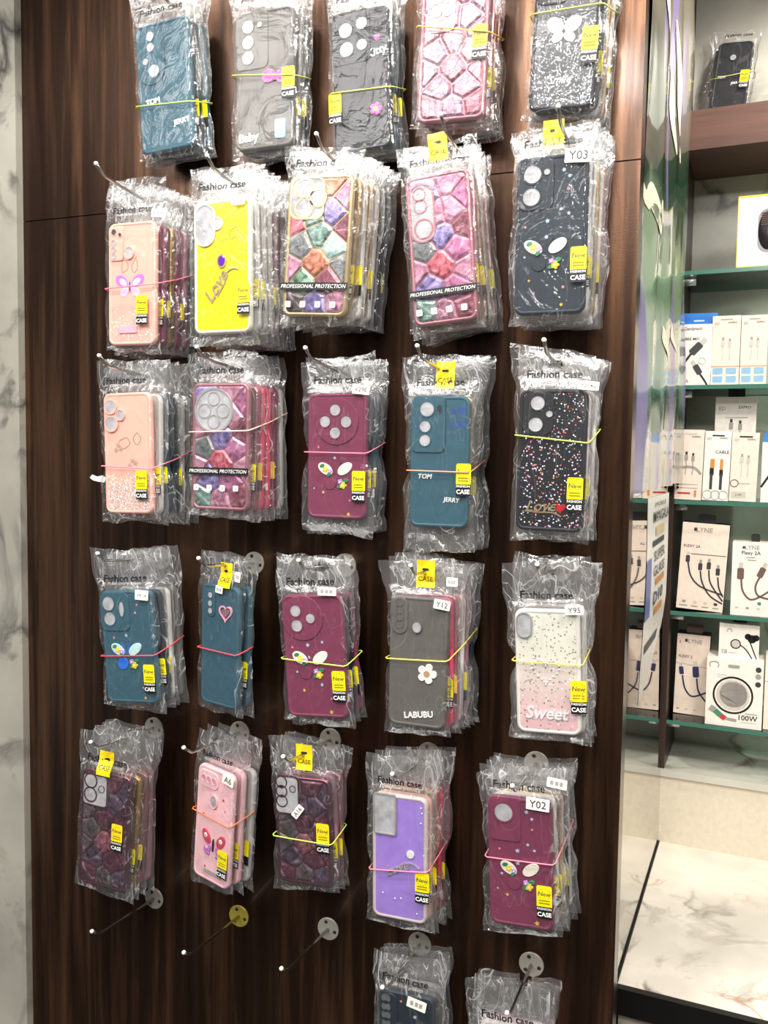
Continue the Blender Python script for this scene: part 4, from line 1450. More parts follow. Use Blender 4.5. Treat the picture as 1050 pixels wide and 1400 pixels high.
def stack(key, quad, n, front, rears, short, label, color, hook=None, hookbend=None, yaw=0.0, band=None, sticker=None, price=None, ycard=None, header=True, pband=None,
          yfront=None, drift=0.0015, bot=0.010, wreal=None, frame=None, mat=None, hdr_x=0.0, hdr=None, hooklabel=None, margin=0.006, flop=0.0, hreal=None):
    idx = len(STACKS)
    rnd = random.Random(100 + idx)
    sp = 0.0128
    yf = yfront if yfront else min(0.112, 0.016 + n * sp)
    q = [at_y(px, py, -yf) for px, py in quad]
    c = (q[0] + q[1] + q[2] + q[3]) / 4
    down = ((q[3] - q[0]) + (q[2] - q[1])) / 2
    right = ((q[1] - q[0]) + (q[2] - q[3])) / 2
    h = hreal or down.length
    w = wreal or right.length
    roll = math.atan2(-down.x, -down.z) if True else 0
    roll = math.atan2(down.x, -down.z)   # bottom displaced to +x -> rotate
    root_loc = Vector((c.x, -yf + T / 2, c.z))
    # hook
    ymid = -yf
    if hook:
        base = at_y(hook[0], hook[1], 0.0)
    elif hookbend:
        b = at_y(hookbend[0], hookbend[1], -HOOKL)
        base = Vector((b.x, 0, b.z - HOOKUP))
    else:
        base = Vector((c.x, 0, c.z + h / 2 + 0.026))
    rot = Euler((0, -roll, yaw))
    Rm = rot.to_matrix()

    def hole_for(loc):
        rod = Vector((base.x, loc.y, base.z + HOOKUP * (-loc.y / HOOKL)))
        l = Rm.transposed() @ (rod - loc)
        return l.x, l.z
    hx, hz = hole_for(root_loc)
    hd = hdr or max(0.034, min(0.062, hz - h / 2 + 0.015))
    STACKS.append((key, round(w, 4), round(h, 4), round(hx, 4), round(hz - h / 2, 4)))
    # front pack
    root = bpy.data.objects.new('phone_case_pack', None)
    COL.objects.link(root)
    root.location, root.rotation_euler = root_loc, rot
    tag(root, label, 'phone case', 'bagged phone cases hanging on the wood panel')
    m = mat or case_mat(color)
    shell = ob('case_shell', shell_mesh(w, h, m, frame), root)
    cb = CaseB(shell, w, h)
    front(cb, m)
    pz = None
    if band:
        (yl, yr), _, _ = band
        pl = at_y(quad[0][0] * 0.5 + quad[3][0] * 0.5, yl, -yf)
        pr_ = at_y(quad[1][0] * 0.5 + quad[2][0] * 0.5, yr, -yf)
        lz0, lz1 = (Rm.transposed() @ (pl - root_loc)).z, (Rm.transposed() @ (pr_ - root_loc)).z
        pz = (lz0 + lz1) / 2
    bs = BagShape(w, h, hd, bot, margin, idx + 1, OFF, flop, pz)
    ob('bag', bag_mesh(bs, (hx, hz), FILM), root)
    if header:
        header_print(root, bs, h / 2 + min(hd * 0.42, 0.017), 1.0, hdr_x, w * 0.80)
    if ycard:
        yellow_card(root, bs, *(ycard if isinstance(ycard, tuple) else (hx * 0.5, h / 2 + hd * 0.55)), text=ycard is not False)
    if sticker:
        x, z = cb.p(*sticker[:2])
        new_sticker(root, bs, x, z, 0.0185, 0.040, sticker[2] if len(sticker) > 2 else 0)
    if price:
        for pr in (price if isinstance(price, list) else [price]):
            x, z = cb.p(pr[0], pr[1])
            price_label(root, bs, x, z, pr[2], *(pr[3:] if len(pr) > 3 else ()))
    if pband:
        protection_band(root, bs, (0.5 - pband) * h, w + 0.004)
    # rear packs
    rear_w, rear_h = w, h
    rb = None
    for k in range(1, n):
        col = rears[(k - 1) % len(rears)]
        step = (0.0142 + (k - 1) * sp * 0.98) * (1 + abs(yaw) * 0.9)
        loc = root_loc + Rm @ Vector((drift * k + rnd.uniform(-0.0015, 0.0015), step, rnd.uniform(-0.003, 0.002)))
        if loc.y + abs(math.sin(yaw)) * w / 2 > -0.0095:
            break
        y = loc.y
        r2 = bpy.data.objects.new('phone_case_pack', None)
        COL.objects.link(r2)
        r2.location = loc
        r2.rotation_euler = (0, -roll + rnd.uniform(-0.03, 0.03), yaw)
        tag(r2, f'{col} phone case, {ORD[k - 1]} behind the {short}', 'phone case', 'bagged phone cases hanging on the wood panel')
        ob('case_shell', shell_mesh(rear_w, rear_h, case_mat(col)), r2)
        if rb is None:
            rbs = BagShape(rear_w, rear_h, hd - 0.002, bot, margin, idx + 40, 0.0006, 0.0, pz)
            h2 = hole_for(loc)
            rb = bag_mesh(rbs, (h2[0], h2[1]), FILM_H, 14, 26)
            rst = None
        ob('bag', rb, r2)
        if rst is None:
            rst = new_sticker(r2, rbs, rear_w / 2 - 0.008, -rear_h * 0.22)
        elif k % 2 == 0:
            ob('new_sticker', rst.data, r2)
    nback = n
    # rubber band
    if band:
        _, col, cname = band
        hw = w / 2 + 0.0032
        ya = -(T / 2 + OFF + 0.0028)
        yb = min(0.0142 + (n - 2) * sp + T / 2 + 0.003, yf - T / 2 - 0.003) if n > 1 else T / 2 + 0.002
        dr = drift * (n - 1)
        loop = []
        for (x, y) in ((-hw + 0.003, ya), (-hw * 0.4, ya - 0.0003), (hw * 0.4, ya - 0.0003), (hw - 0.003, ya), (hw, ya + 0.004), (hw + dr * 0.5, (ya + yb) / 2), (hw + dr, yb - 0.003), (hw + dr - 0.003, yb), (0, yb), (-hw + 0.003, yb), (-hw, yb - 0.003), (-hw, (ya + yb) / 2), (-hw, ya + 0.004)):
            t = (x + hw) / (2 * hw)
            z = lz0 + (lz1 - lz0) * t + max(0, y - ya) * 0.25 * max(0.0, x / hw)
            loop.append((x, y, z))
        bo = ob('rubber_band', tube('rubber_band', loop, 0.00085, plain('rubber ' + cname, col, 0.5), 6, closed=True))
        bo.location, bo.rotation_euler = root_loc, rot
        tag(bo, f'{cname} rubber band around the {short}', 'rubber band', 'rubber bands on the case packs')
    make_hook(base, hooklabel or f'steel hook holding the {short}')
    return root


YG, PK, RD, YL, LM, OR, CR = (206, 214, 96), (240, 130, 150), (222, 72, 84), (232, 216, 90), (190, 236, 90), (236, 120, 70), (226, 206, 178)
W2 = case_mat


def d_stars(cb, lst):
    for u, v, r, k in lst:
        cb.star(u, v, r, {'b': STARB, 'p': STARP, 'y': STARY, 'r': REDGEM}[k])


STAR10 = [(0.66, 0.10, .0028, 'b'), (0.74, 0.14, .0024, 'b'), (0.73, 0.22, .0022, 'p'), (0.64, 0.34, .0020, 'b'), (0.74, 0.37, .0022, 'b'), (0.45, 0.41, .0030, 'b'), (0.14, 0.44, .0020, 'p'),
          (0.44, 0.51, .0028, 'b'), (0.14, 0.63, .0018, 'b'), (0.21, 0.78, .0018, 'y'), (0.69, 0.83, .0022, 'p'), (0.28, 0.86, .0018, 'p'), (0.67, 0.94, .0024, 'y'), (0.58, 0.73, .0020, 'b')]


# --- designs
def f1(cb, m):
    cb.island(0.02, 0.025, 0.54, 0.475, 0.26, m)
    for u, v, r in ((.29, .10, .075), (.29, .185, .07), (.18, .285, .055), (.33, .37, .10)):
        cb.hole(u, v, r, m)
    cb.text('TOM', .27, .60, .26, WHITE, 0.08, 0.0012, 0.03)
    cb.text('JERRY', .78, .80, .30, WHITE, 0.08, 0.0010, 0.02)


def f2(cb, m):
    cb.island(0.01, 0.01, 0.57, 0.42, 0.10, m)
    for v in (.11, .22, .33):
        cb.hole(.23, v, .10, m)
    cb.hole(.43, .105, .045, m)
    cb.blob('bow_loop', .58, .485, .0095, .0085, 0.3, PINKC, .0025)
    cb.blob('bow_loop', .80, .50, .0095, .0085, -0.3, PINKC, .0025)
    cb.blob('bow_knot', .69, .495, .0042, .0050, 0, PINKC, .0028)
    cb.text('Baby', .24, .915, .34, WHITE, 0.05, 0.0010, 0.03)
    cb.island(.68, .80, .86, .94, .04, BLUEC, 'bottle_charm')


def f3(cb, m):
    cb.island(0.0, 0.0, 0.67, 0.37, 0.10, m)
    for u, v, r in ((.25, .13, .12), (.53, .10, .10), (.26, .265, .12), (.53, .25, .09)):
        cb.hole(u, v, r, m)
    cb.heart(.78, .22, .009, PINKC)
    cb.text('Kitty', .78, .32, .36, WHITE, 0.2, 0.0008, 0.01, 0.2)
    cb.flower(.74, .72, .0085, PINKC, FLY)


def gemcase(pal, metal, seed, cam):
    def fn(cb, m):
        gem_tiles(cb, pal, 0.0022, seed)
        cam(cb, metal)
    return fn


def cam4(cb, m):
    cb.island(.12, .06, .52, .36, .08, m)
    cb.islandring(.12, .06, .52, .36, .08, m)
    cb.hole(.24, .20, .085, m); cb.hole(.40, .20, .085, m); cb.hole(.32, .30, .06, m); cb.hole(.30, .11, .06, m)


def cam8(cb, m):
    cb.island(.05, .015, .58, .315, .13, LENSW)
    cb.islandring(.05, .015, .58, .315, .13, m, .0022)
    for u, v, r in ((.27, .095, .125), (.48, .165, .115), (.27, .235, .125)):
        cb.hole(u, v, r, m)


def cam9(cb, m):
    cb.island(.05, .05, .45, .45, .2, LENSW)
    cb.islandring(.05, .05, .45, .45, .2, m, .0022)
    for u, v, r in ((.22, .125, .09), (.23, .205, .09), (.26, .355, .13)):
        cb.hole(u, v, r, m)


def cam12(cb, m):
    cb.round_island(.40, .215, .33, LENSW)
    x, z = cb.p(.40, .215)
    ob('camera_rim', ring_mesh('camera_rim', circ(.34 * cb.w, 32, x, z), circ(.31 * cb.w, 32, x, z), YF, YI - .0009, SILVER), cb.o)
    for u, v, r in ((.40, .125, .095), (.24, .22, .10), (.56, .22, .10), (.40, .305, .095)):
        cb.hole(u, v, r, SILVER)


def cam21(cb, m):
    cb.island(.04, .03, .56, .31, .09, LENSW)
    cb.islandring(.04, .03, .56, .31, .09, m, .0022)
    for u, v, r in ((.21, .095, .115), (.21, .215, .115), (.43, .15, .055)):
        cb.hole(u, v, r, m)


def cam23(cb, m):
    cb.island(.01, .0, .46, .36, .10, LENSW)
    cb.islandring(.01, .0, .46, .36, .10, m, .0020)
    for u, v, r in ((.14, .065, .09), (.14, .15, .09), (.14, .24, .09), (.34, .12, .05)):
        cb.hole(u, v, r, m)


def f5(cb, m):
    cb.island(.03, .02, .5, .30, .1, W2('black'))
    cb.hole(.2, .1, .1, m); cb.hole(.2, .21, .1, m)
    for sg in (-1, 1):
        cb.blob('wing', .47 + sg * .13, .44, .011, .0085, sg * 0.7, SILVER, .0008)
        cb.blob('lower_wing', .47 + sg * .09, .52, .0075, .0055, sg * -0.6, SILVER, .0008)
    cb.text('Smile', .46, .80, .34, WHITE, 0.0, 0.0004, 0.0, 0.3)


def f6(cb, m):
    cb.island(.05, .03, .33, .31, .06, m)
    for v, r in ((.075, .055), (.16, .045), (.214, .045), (.27, .045)):
        cb.hole(.14, v, r, m, LENSD if v < .1 else None)
    cb.hole(.27, .10, .035, m, LENSD)
    cb.hole(.45, .25, .095, m)
    P1, P2 = plain('violet wing print', (196, 110, 226), 0.4), plain('pale lilac wing print', (232, 196, 240), 0.4)
    for sg in (-1, 1):
        cb.blob('wing', .46 + sg * .17, .475, .0115, .0075, sg * 0.55, P1, .0006)
        cb.blob('wing_pattern', .46 + sg * .14, .485, .0075, .0045, sg * 0.55, P2, .0009)
        cb.blob('lower_wing', .46 + sg * .12, .565, .0075, .0060, sg * -0.7, P2, .0006)
    cb.blob('butterfly_body', .46, .52, .0011, .0075, 0, PURPGEM, .0012)
    cb.island(.22, .84, .62, .90, .02, PINKL, 'print_label')
    cb.scribble([(.30, .30), (.30, .40), (.42, .37), (.38, .31), (.28, .31)], MARKG)
    cb.scribble([(.60, .28), (.50, .36), (.55, .41), (.62, .37), (.60, .30)], MARKG)


def f7(cb, m):
    cb.island(.03, .03, .39, .345, .18, LENSW)
    cb.islandring(.03, .03, .39, .345, .18, WHITE, .0016)
    cb.hole(.42, .18, .085, WHITE)
    cb.blob('gem', .5, .46, .0052, .0068, 0, PURPGEM, .0026)
    ob('gem_setting', ring_mesh('gem_setting', [(a * 1.35 + cb.p(.5, .46)[0], b * 1.35 + cb.p(.5, .46)[1]) for a, b in circ(1, 18, 0, 0, .0052, .0068)], [(a + cb.p(.5, .46)[0], b + cb.p(.5, .46)[1]) for a, b in circ(1, 18, 0, 0, .0052, .0068)], YF, YF - .0022, GOLD), cb.o)
    cb.text('Love', .40, .64, .52, GOLD, 0.95, 0.0016, 0.02, 0.3, 'gold_script')
    ob('gold_swirl', ribbon_mesh('swirl', smooth_path([cb.p(u, v) for u, v in ((.42, .72), (.55, .62), (.58, .55), (.70, .52), (.78, .53))]), .0016, YF, YF - .0016, GOLD), cb.o)
    cb.scribble([(.47, .27), (.47, .32), (.58, .29), (.52, .25), (.46, .26)], MARKG)
    cb.scribble([(.76, .21), (.63, .25), (.66, .30), (.77, .27), (.76, .21)], MARKG)


def f10(cb, m):
    cb.island(.03, .02, .53, .34, .11, m)
    for u, v, r in ((.23, .115, .125), (.22, .255, .125), (.43, .105, .045)):
        cb.hole(u, v, r, m)
    cb.butterfly(.43, .62, .62, m)
    d_stars(cb, STAR10)


def f11(cb, m):
    for u, v, r in ((.17, .115, .115), (.37, .185, .085), (.18, .255, .125)):
        cb.hole(u, v, r, W2('peach'))
    cb.scribble([(.38, .38), (.30, .42), (.42, .46), (.55, .42), (.48, .37), (.38, .39)], MARKG)
    cb.scribble([(.70, .33), (.62, .38), (.70, .43), (.78, .38), (.70, .33)], MARKG)
    for u, v in ((.3, .43), (.26, .47), (.36, .46), (.6, .56), (.66, .58), (.54, .6)):
        cb.flower(u, v, .0042, plain('grey blossom print', (196, 150, 140), .5), GREYPRINT, y1=YF - .0004)


def f13(cb, m):
    cb.round_island(.5, .225, .37, m)
    for u, v, r in ((.48, .135, .09), (.31, .225, .09), (.665, .228, .09), (.48, .315, .09)):
        cb.hole(u, v, r, m)
    cb.butterfly(.48, .655, .60, m)
    d_stars(cb, [(.47, .515, .0026, 'b'), (.19, .43, .002, 'p'), (.28, .79, .0024, 'y'), (.73, .85, .0018, 'p'), (.71, .96, .0028, 'y'), (.12, .76, .0014, 'b')])


def f14(cb, m):
    cb.island(.03, .0, .6, .43, .10, m)
    for u, v, r in ((.29, .10, .12), (.26, .23, .095), (.26, .336, .095)):
        cb.hole(u, v, r, m)
    cb.hole(.50, .10, .045, m, LENSD, .8, 1.5)
    cb.text('TOM', .27, .61, .24, WHITE, 0.0, 0.0010, 0.03, .2)
    cb.text('JERRY', .72, .79, .28, WHITE, -0.06, 0.0008, 0.02, .1)
    cb.text('A40', .80, .115, .26, MARKB, .05, 0, 0, .2, 'marker_scribble')
    cb.text('P30', .82, .215, .26, MARKB, .05, 0, 0, .2, 'marker_scribble')


def f15(cb, m):
    cb.island(.06, .015, .52, .325, .16, W2('black'))
    cb.hole(.275, .10, .105, W2('black')); cb.hole(.255, .25, .107, W2('black')); cb.hole(.45, .174, .05, W2('black'))
    cb.text('Love', .38, .82, .46, GOLD, 0.05, 0.0014, 0.01, .4, 'gold_script')
    ob('gold_swirl', ribbon_mesh('swirl', smooth_path([cb.p(u, v) for u, v in ((.14, .86), (.35, .865), (.55, .865), (.68, .89))]), .0014, YF, YF - .0014, GOLD), cb.o)
    cb.heart(.66, .83, .013, REDGEM)


def f16(cb, m):
    cb.island(.0, .02, .56, .36, .11, m)
    cb.hole(.17, .115, .115, m); cb.hole(.18, .25, .11, m); cb.hole(.42, .165, .065, m, None, .75, 1.9)
    BL = plain('bright blue charm', (40, 110, 220), .35)
    cb.butterfly(.45, .58, .60, BL, plain('pale aqua enamel', (190, 226, 230), .3))
    d_stars(cb, [(.70, .13, .002, 'p'), (.66, .20, .0024, 'p'), (.46, .40, .0028, 'b'), (.22, .42, .002, 'p'), (.72, .86, .002, 'p'), (.75, .95, .0026, 'y')])


def f17(cb, m):
    cb.island(.14, .05, .38, .27, .09, m)
    for v in (.09, .16, .22):
        cb.hole(.26, v, .06, m)
    cb.heart(.66, .22, .026, PINKL, .22, 'heart_outline')
    cb.heart(.66, .22, .014, plain('grey pink charm', (150, 110, 120), .4))


def f18(cb, m):
    cb.round_island(.34, .19, .34, m)
    for u, v, r in ((.24, .13, .088), (.48, .19, .075), (.25, .25, .092)):
        cb.hole(u, v, r, m)
    cb.butterfly(.43, .57, .60, m)
    d_stars(cb, [(.40, .41, .003, 'b'), (.64, .385, .0024, 'b'), (.14, .43, .002, 'p'), (.41, .51, .0026, 'b'), (.2, .63, .002, 'b'), (.60, .73, .0026, 'b'), (.3, .78, .0024, 'y'), (.74, .84, .0018, 'p'), (.73, .95, .003, 'y')])


def f19(cb, m):
    cb.island(.04, .01, .32, .295, .14, m)
    for v in (.053, .108, .163, .217):
        cb.hole(.18, v, .062, m, m)
    cb.hole(.48, .23, .082, m, None, .95, 1.1)
    cb.flower(.67, .58, .0130, WHITE, plain('tan heart', (186, 150, 120), .4), 'flower_charm', petals=5)
    cb.text('LABUBU', .54, .90, .50, WHITE, 0.14, 0.0014, 0.03)


def f20(cb, m):
    cb.island(.03, .03, .28, .235, .12, LENSW)
    cb.islandring(.03, .03, .28, .235, .12, SILVER, .0018)
    for i in range(26):
        t = 2 * math.pi * i / 26
        x, z = cb.p(.47, .49)
        s = .0165
        px, pz = x + s * math.sin(t) ** 3, z + s * (13 * math.cos(t) - 5 * math.cos(2 * t) - 2 * math.cos(3 * t) - math.cos(4 * t)) / 16
        ob('pearl', prism('pearl', circ(.0012, 8, px, pz), YF, YF - .0018, PEARL, .0006, True), cb.o)
    cb.text('Sweet', .48, .83, .66, CRYST, 0.0, 0.0014, 0.02, .2, 'crystal_script')


def f22(cb, m):
    cb.island(.06, .04, .60, .185, .13, m)
    for u in (.2, .34, .48):
        cb.hole(u, .11, .062, m, plain('rose lens opening', (214, 160, 168), .4))
    cb.hole(.5, .285, .095, m, None, .9, 1.25)
    RW_, PW_ = plain('red wing charm', (206, 70, 92), .35), plain('orchid wing charm', (202, 120, 196), .35)
    for sg in (-1, 1):
        cb.blob('wing', .54 + sg * .20, .61, .0115, .0070, sg * 0.95, RW_)
        cb.blob('lower_wing', .54 + sg * .16, .715, .0090, .0062, sg * -1.0, PW_)
        cb.flower(.54 + sg * .21, .60, .0038, WHITE, PINKL, y1=YF - .0024)
        cb.flower(.54 + sg * .17, .70, .0034, PINKL, WHITE, y1=YF - .0024)
        cb.flower(.54 + sg * .12, .75, .0026, FLP, BLACK, y1=YF - .0024)
    cb.blob('butterfly_body', .54, .665, .0014, .0095, 0, BLACK, .0024)
    for k in range(2):
        cb.island(.30, .895 + k * .022, .80, .903 + k * .022, .004, GREYPRINT, 'printed_line')
    d_stars(cb, [(.74, .24, .0024, 'r'), (.22, .43, .002, 'r'), (.33, .88, .002, 'r'), (.80, .33, .0012, 'r')])


def f24(cb, m):
    cb.island(.03, .0, .45, .325, .05, LENSW)
    cb.islandring(.03, .0, .45, .325, .05, SILVER, .0020)
    cb.text('Love', .46, .58, .46, SILVER, 0.45, 0.0016, 0.01, .4, 'silver_script')
    cb.blob('gem', .70, .455, .0052, .0052, 0, CRYST, .0024)
    ob('silver_swirl', ribbon_mesh('swirl', smooth_path([cb.p(u, v) for u, v in ((.28, .62), (.45, .58), (.6, .535), (.74, .53), (.86, .56))]), .0018, YF, YF - .0016, SILVER), cb.o)
    for u, v in ((.88, .08), (.90, .12), (.88, .2), (.2, .8), (.42, .83), (.53, .82), (.82, .92), (.94, .45)):
        cb.blob('droplet', u, v, .0011, .0011, 0, CRYST, .0012)


def f25(cb, m):
    cb.island(.05, .0, .52, .34, .06, m)
    cb.hole(.26, .12, .145, m)
    cb.butterfly(.49, .60, .62, m)
    d_stars(cb, [(.61, .105, .0028, 'b'), (.69, .155, .0024, 'b'), (.69, .235, .0018, 'p'), (.62, .355, .0022, 'b'), (.72, .395, .0022, 'b'), (.46, .41, .003, 'b'), (.18, .41, .0018, 'p'), (.46, .505, .003, 'b'), (.21, .60, .002, 'b'), (.29, .76, .0022, 'y'), (.14, .72, .0012, 'b'), (.74, .95, .0034, 'y')])


def f26(cb, m):
    cb.island(.03, .02, .36, .33, .12, m)
    for v in (.06, .125, .19, .255):
        cb.hole(.16, v, .085, m, plain('dim lens opening', (96, 100, 104), .5))
    d_stars(cb, [(.42, .07, .002, 'p'), (.66, .17, .0028, 'b'), (.74, .24, .0024, 'b'), (.3, .5, .002, 'b')])


def f27(cb, m):
    cb.island(.05, .02, .5, .3, .1, m)
    cb.hole(.2, .1, .1, m); cb.hole(.2, .22, .1, m)


# --- the wall of packs: row by row
stack('r1c1', [(183, 29), (257, 27), (266, 204), (194, 207)], 3, f1, ['navy', 'teal'], 'teal case with an oval camera plate', 'teal phone case with oval camera plate and white raised lettering', 'teal', band=((148, 141), YG, 'yellow green'), drift=.003)
stack('r1c2', [(321, 13), (402, 11), (401, 203), (322, 203)], 3, f2, ['grey', 'black'], 'grey case with a pink bow', 'grey phone case with a pink bow and a light blue bottle charm', 'grey', band=((105, 105), YG, 'olive yellow'), sticker=(.93, .56), drift=.002)
stack('r1c3', [(453, 15), (531, 10), (536, 207), (458, 205)], 3, f3, ['teal', 'black'], 'black case with a pink flower', 'black phone case with four lens holes, a small heart and a pink flower', 'black', band=((130, 121), YG, 'pale lime'), sticker=(.05, .68), drift=.002)
stack('r1c4', [(577, -27), (670, -27), (662, 165), (569, 165)], 4, gemcase('dusty', ROSE, 3, cam4), ['rose', 'gold', 'rose'], 'pink gem case in the top row', 'pink faceted gem phone case cut by the top of the photo', 'rose', band=((38, 47), YL, 'bright yellow'), sticker=(.90, .47, 1), mat=ROSE)
stack('r1c5', [(735, -60), (828, -60), (810, 153), (722, 146)], 5, f5, ['black', 'clear', 'gold', 'clear'], 'black glitter case with a silver butterfly', 'black glitter phone case with a silver butterfly in the top row', 'black', mat=G_BLACK2, band=((23, 8), YG, 'thin lime yellow'), sticker=(.88, .60), frame=W2('black'))
stack('r2c1', [(147, 303), (213, 303), (212, 472), (148, 472)], 6, f6, ['maroon', 'gold', 'maroon', 'mauve', 'navy'], 'peach case with a purple butterfly', 'peach phone case with a purple butterfly print and sparse glitter', 'peach', hookbend=(142, 241), mat=G_PEACH2, frame=W2('peach'), band=((396, 389), PK, 'long pink red'), sticker=(.76, .72), yfront=.084, drift=.003, price=(1.1, -.04, ''))
stack('r2c2', [(264, 272), (343, 271), (343, 456), (265, 456)], 7, f7, ['clear', 'clear', 'white', 'mauve', 'black', 'navy'], 'yellow case', 'bright yellow phone case with a purple gem and gold script', 'yellow', hookbend=(292, 231), mat=G_YEL, frame=FROST, sticker=(.90, .75), price=(.82, .035, '', .02, .011, -.02), bot=.014, margin=.009, drift=.002)
stack('r2c3', [(396, 238), (484, 239), (473, 434), (384, 431)], 7, gemcase('gold', GOLD, 8, cam8), ['gold', 'clear', 'gold', 'clear', 'black', 'navy'], 'gold edged gem case', 'multicoloured gem phone case with gold edges and a three lens camera plate', 'gold', hookbend=(440, 203), mat=GOLD, pband=.79, price=(.86, -.055, 'A6 PRO', .024, .010, -.05), drift=.003)
stack('r2c4', [(553, 238), (640, 234), (655, 441), (565, 443)], 5, gemcase('rose', ROSE, 12, cam9), ['rose', 'gold', 'clear', 'rose'], 'pink gem case with an oval camera plate', 'pink gem phone case with an oval camera plate', 'rose', hookbend=(608, 178), mat=ROSE, pband=.79, ycard=(.004, .122), price=(.88, -.10, 'Y50', .018, .010, -.1), drift=.002)
stack('r2c5', [(707, 211), (806, 211), (799, 432), (702, 428)], 6, f10, ['clear', 'clear', 'gold', 'clear', 'rose'], 'navy case with the Y03 tag', 'navy phone case with a flower butterfly charm and two lens holes', 'navy', hookbend=(766, 168), sticker=(.90, .70), price=(.86, .03, 'Y03', .030, .016, -.06), ycard=(.0, .112), drift=.002)
stack('r3c1', [(139, 536), (206, 537), (208, 704), (145, 701)], 6, f11, ['clear', 'teal', 'navy', 'clear', 'grey'], 'peach case with silver glitter foot', 'peach phone case with silver glitter at its foot', 'peach', hookbend=(146, 500), mat=G_PEACH, frame=W2('peach'), band=((637, 641), PK, 'dull pink'), sticker=(.82, .76), drift=.004, margin=.008)
stack('r3c2', [(262, 524), (341, 522), (339, 700), (262, 696)], 6, gemcase('rose', ROSE, 21, cam12), ['rose', 'pink', 'pink', 'maroon', 'clear'], 'pink gem case with a round camera plate', 'pink gem phone case with a round silver camera plate', 'rose', hookbend=(278, 489), mat=ROSE, pband=.69, band=((591, 589), CR, 'cream'), drift=.003)
stack('r3c3', [(420, 537), (502, 537), (499, 711), (420, 708)], 4, f13, ['navy', 'teal', 'navy'], 'maroon case with four lens holes', 'maroon phone case with a round plate of four lens holes', 'maroon', hookbend=(425, 491), band=((618, 620), PK, 'light pink'), sticker=(.90, .735), price=(.93, -.02, 'V29E', .024, .012, -.1), bot=.020, margin=.008, yfront=.066)
stack('r3c4', [(563, 541), (641, 541), (641, 722), (557, 721)], 4, f14, ['gold', 'teal', 'navy'], 'teal case with blue handwriting', 'teal phone case with blue marker handwriting and white raised letters', 'teal', hookbend=(576, 489), band=((643, 646), (226, 150, 110), 'orange pink'), sticker=(.93, .63), ycard=(.006, .108), bot=.032, margin=.009, yfront=.066)
stack('r3c5', [(711, 531), (805, 532), (797, 730), (703, 724)], 5, f15, ['clear', 'mauve', 'clear', 'clear'], 'black speckled case with gold script', 'black speckled glitter phone case with gold script and a red heart gem', 'black', hookbend=(747, 482), mat=G_BLACK, frame=W2('black'), band=((595, 606), LM, 'bright lime'), sticker=(.87, .73), price=(1.0, -.02, 'Y27 4G', .024, .010, -.08), drift=.001)
stack('r4c1', [(135, 807), (207, 807), (217, 964), (147, 959)], 4, f16, ['navy', 'clear', 'grey'], 'teal case with a blue butterfly', 'dark teal phone case with a bright blue butterfly charm', 'teal', hook=(220.6, 763.5), band=((896, 895), RD, 'red'), sticker=(.89, .77), price=(.86, .04, 'VX 16', .022, .014, -.1), drift=.004, yfront=.095)
stack('r4c2', [(275, 799), (329, 801), (326, 972), (273, 960)], 2, f17, ['teal'], 'narrow looking teal case with a pink heart', 'turned teal phone case with a pink heart outline charm', 'teal', hook=(347.6, 769.7), yaw=-.27, wreal=.074, band=((886, 893), RD, 'dark red'), price=[(.56, .03, '', .014, .010, -.1), (1.0, -.09, '', .010, .014, -.1)], header=False, ycard=(.012, .100), yfront=.080)
stack('r4c3', [(382, 812), (468, 814), (475, 983), (395, 980)], 3, f18, ['black', 'maroon'], 'maroon case with three lens holes', 'maroon phone case with a round plate of three lens holes', 'maroon', hook=(472, 772.5), band=((899, 910), LM, 'pale green'), sticker=(.90, .73), price=(.80, -.03, '', .026, .011, -.03), drift=.003, yfront=.095)
stack('r4c4', [(533, 815), (613, 817), (608, 998), (530, 991)], 6, f19, ['pink', 'rose', 'clear', 'mauve', 'navy'], 'grey case with a white flower', 'grey phone case with a white flower charm and raised white lettering', 'grey', hook=(610, 779), band=((899, 903), YL, 'pale yellow'), price=[(.92, .04, 'Y12', .021, .012, -.12), (1.06, -.13, '', .014, .011, 0)], ycard=(.008, .112), header=False, drift=.003, margin=.007)
stack('r4c5', [(703, 833), (792, 833), (796, 1005), (706, 1003)], 3, f20, ['clear', 'white'], 'white glitter case', 'white glitter phone case with a pearl heart and crystal lettering', 'white', hook=(764, 778), mat=G_WHITE, frame=plain('frosted white frame', (226, 222, 214), .3, 0, .4), band=((902, 909), YL, 'light yellow'), sticker=(.97, .68, 1), price=(.93, -.005, 'Y95', .022, .011, .03), margin=.009, yfront=.075)
stack('r5c1', [(111, 1054), (180, 1058), (172, 1218), (107, 1210)], 4, gemcase('plum', PLUM, 31, cam21), ['gold', 'rose', 'mauve'], 'plum gem case with a two ring camera plate', 'dark plum gem phone case with a two ring camera plate', 'mauve', hook=(210.7, 995), mat=PLUM, sticker=(.80, .52, 1), ycard=(-.002, .100), drift=.003, yfront=.100)
stack('r5c2', [(272, 1045), (323, 1058), (316, 1218), (257, 1197)], 3, f22, ['pale pink', 'clear', 'clear'], 'pale pink case', 'pale pink phone case with a red and orchid butterfly charm', 'pale pink', hook=(328, 1001), yaw=-.28, wreal=.073, band=((1108, 1125), OR, 'orange'), sticker=(.88, .77), price=(.92, .03, 'A6', .022, .014, -.1), yfront=.076, drift=.002)
stack('r5c3', [(374, 1061), (451, 1063), (454, 1214), (380, 1206)], 3, gemcase('plum', PLUM, 37, cam23), ['mauve', 'rose'], 'plum gem case with a three ring camera plate', 'dark plum gem phone case with a three ring camera plate', 'mauve', hook=(452, 1011), mat=PLUM, sticker=(.88, .53, 1), band=((1140, 1153), LM, 'mint green'), price=(.45, .31, 'A16', .020, .010, .9), ycard=(.004, .100), header=False, yfront=.092)
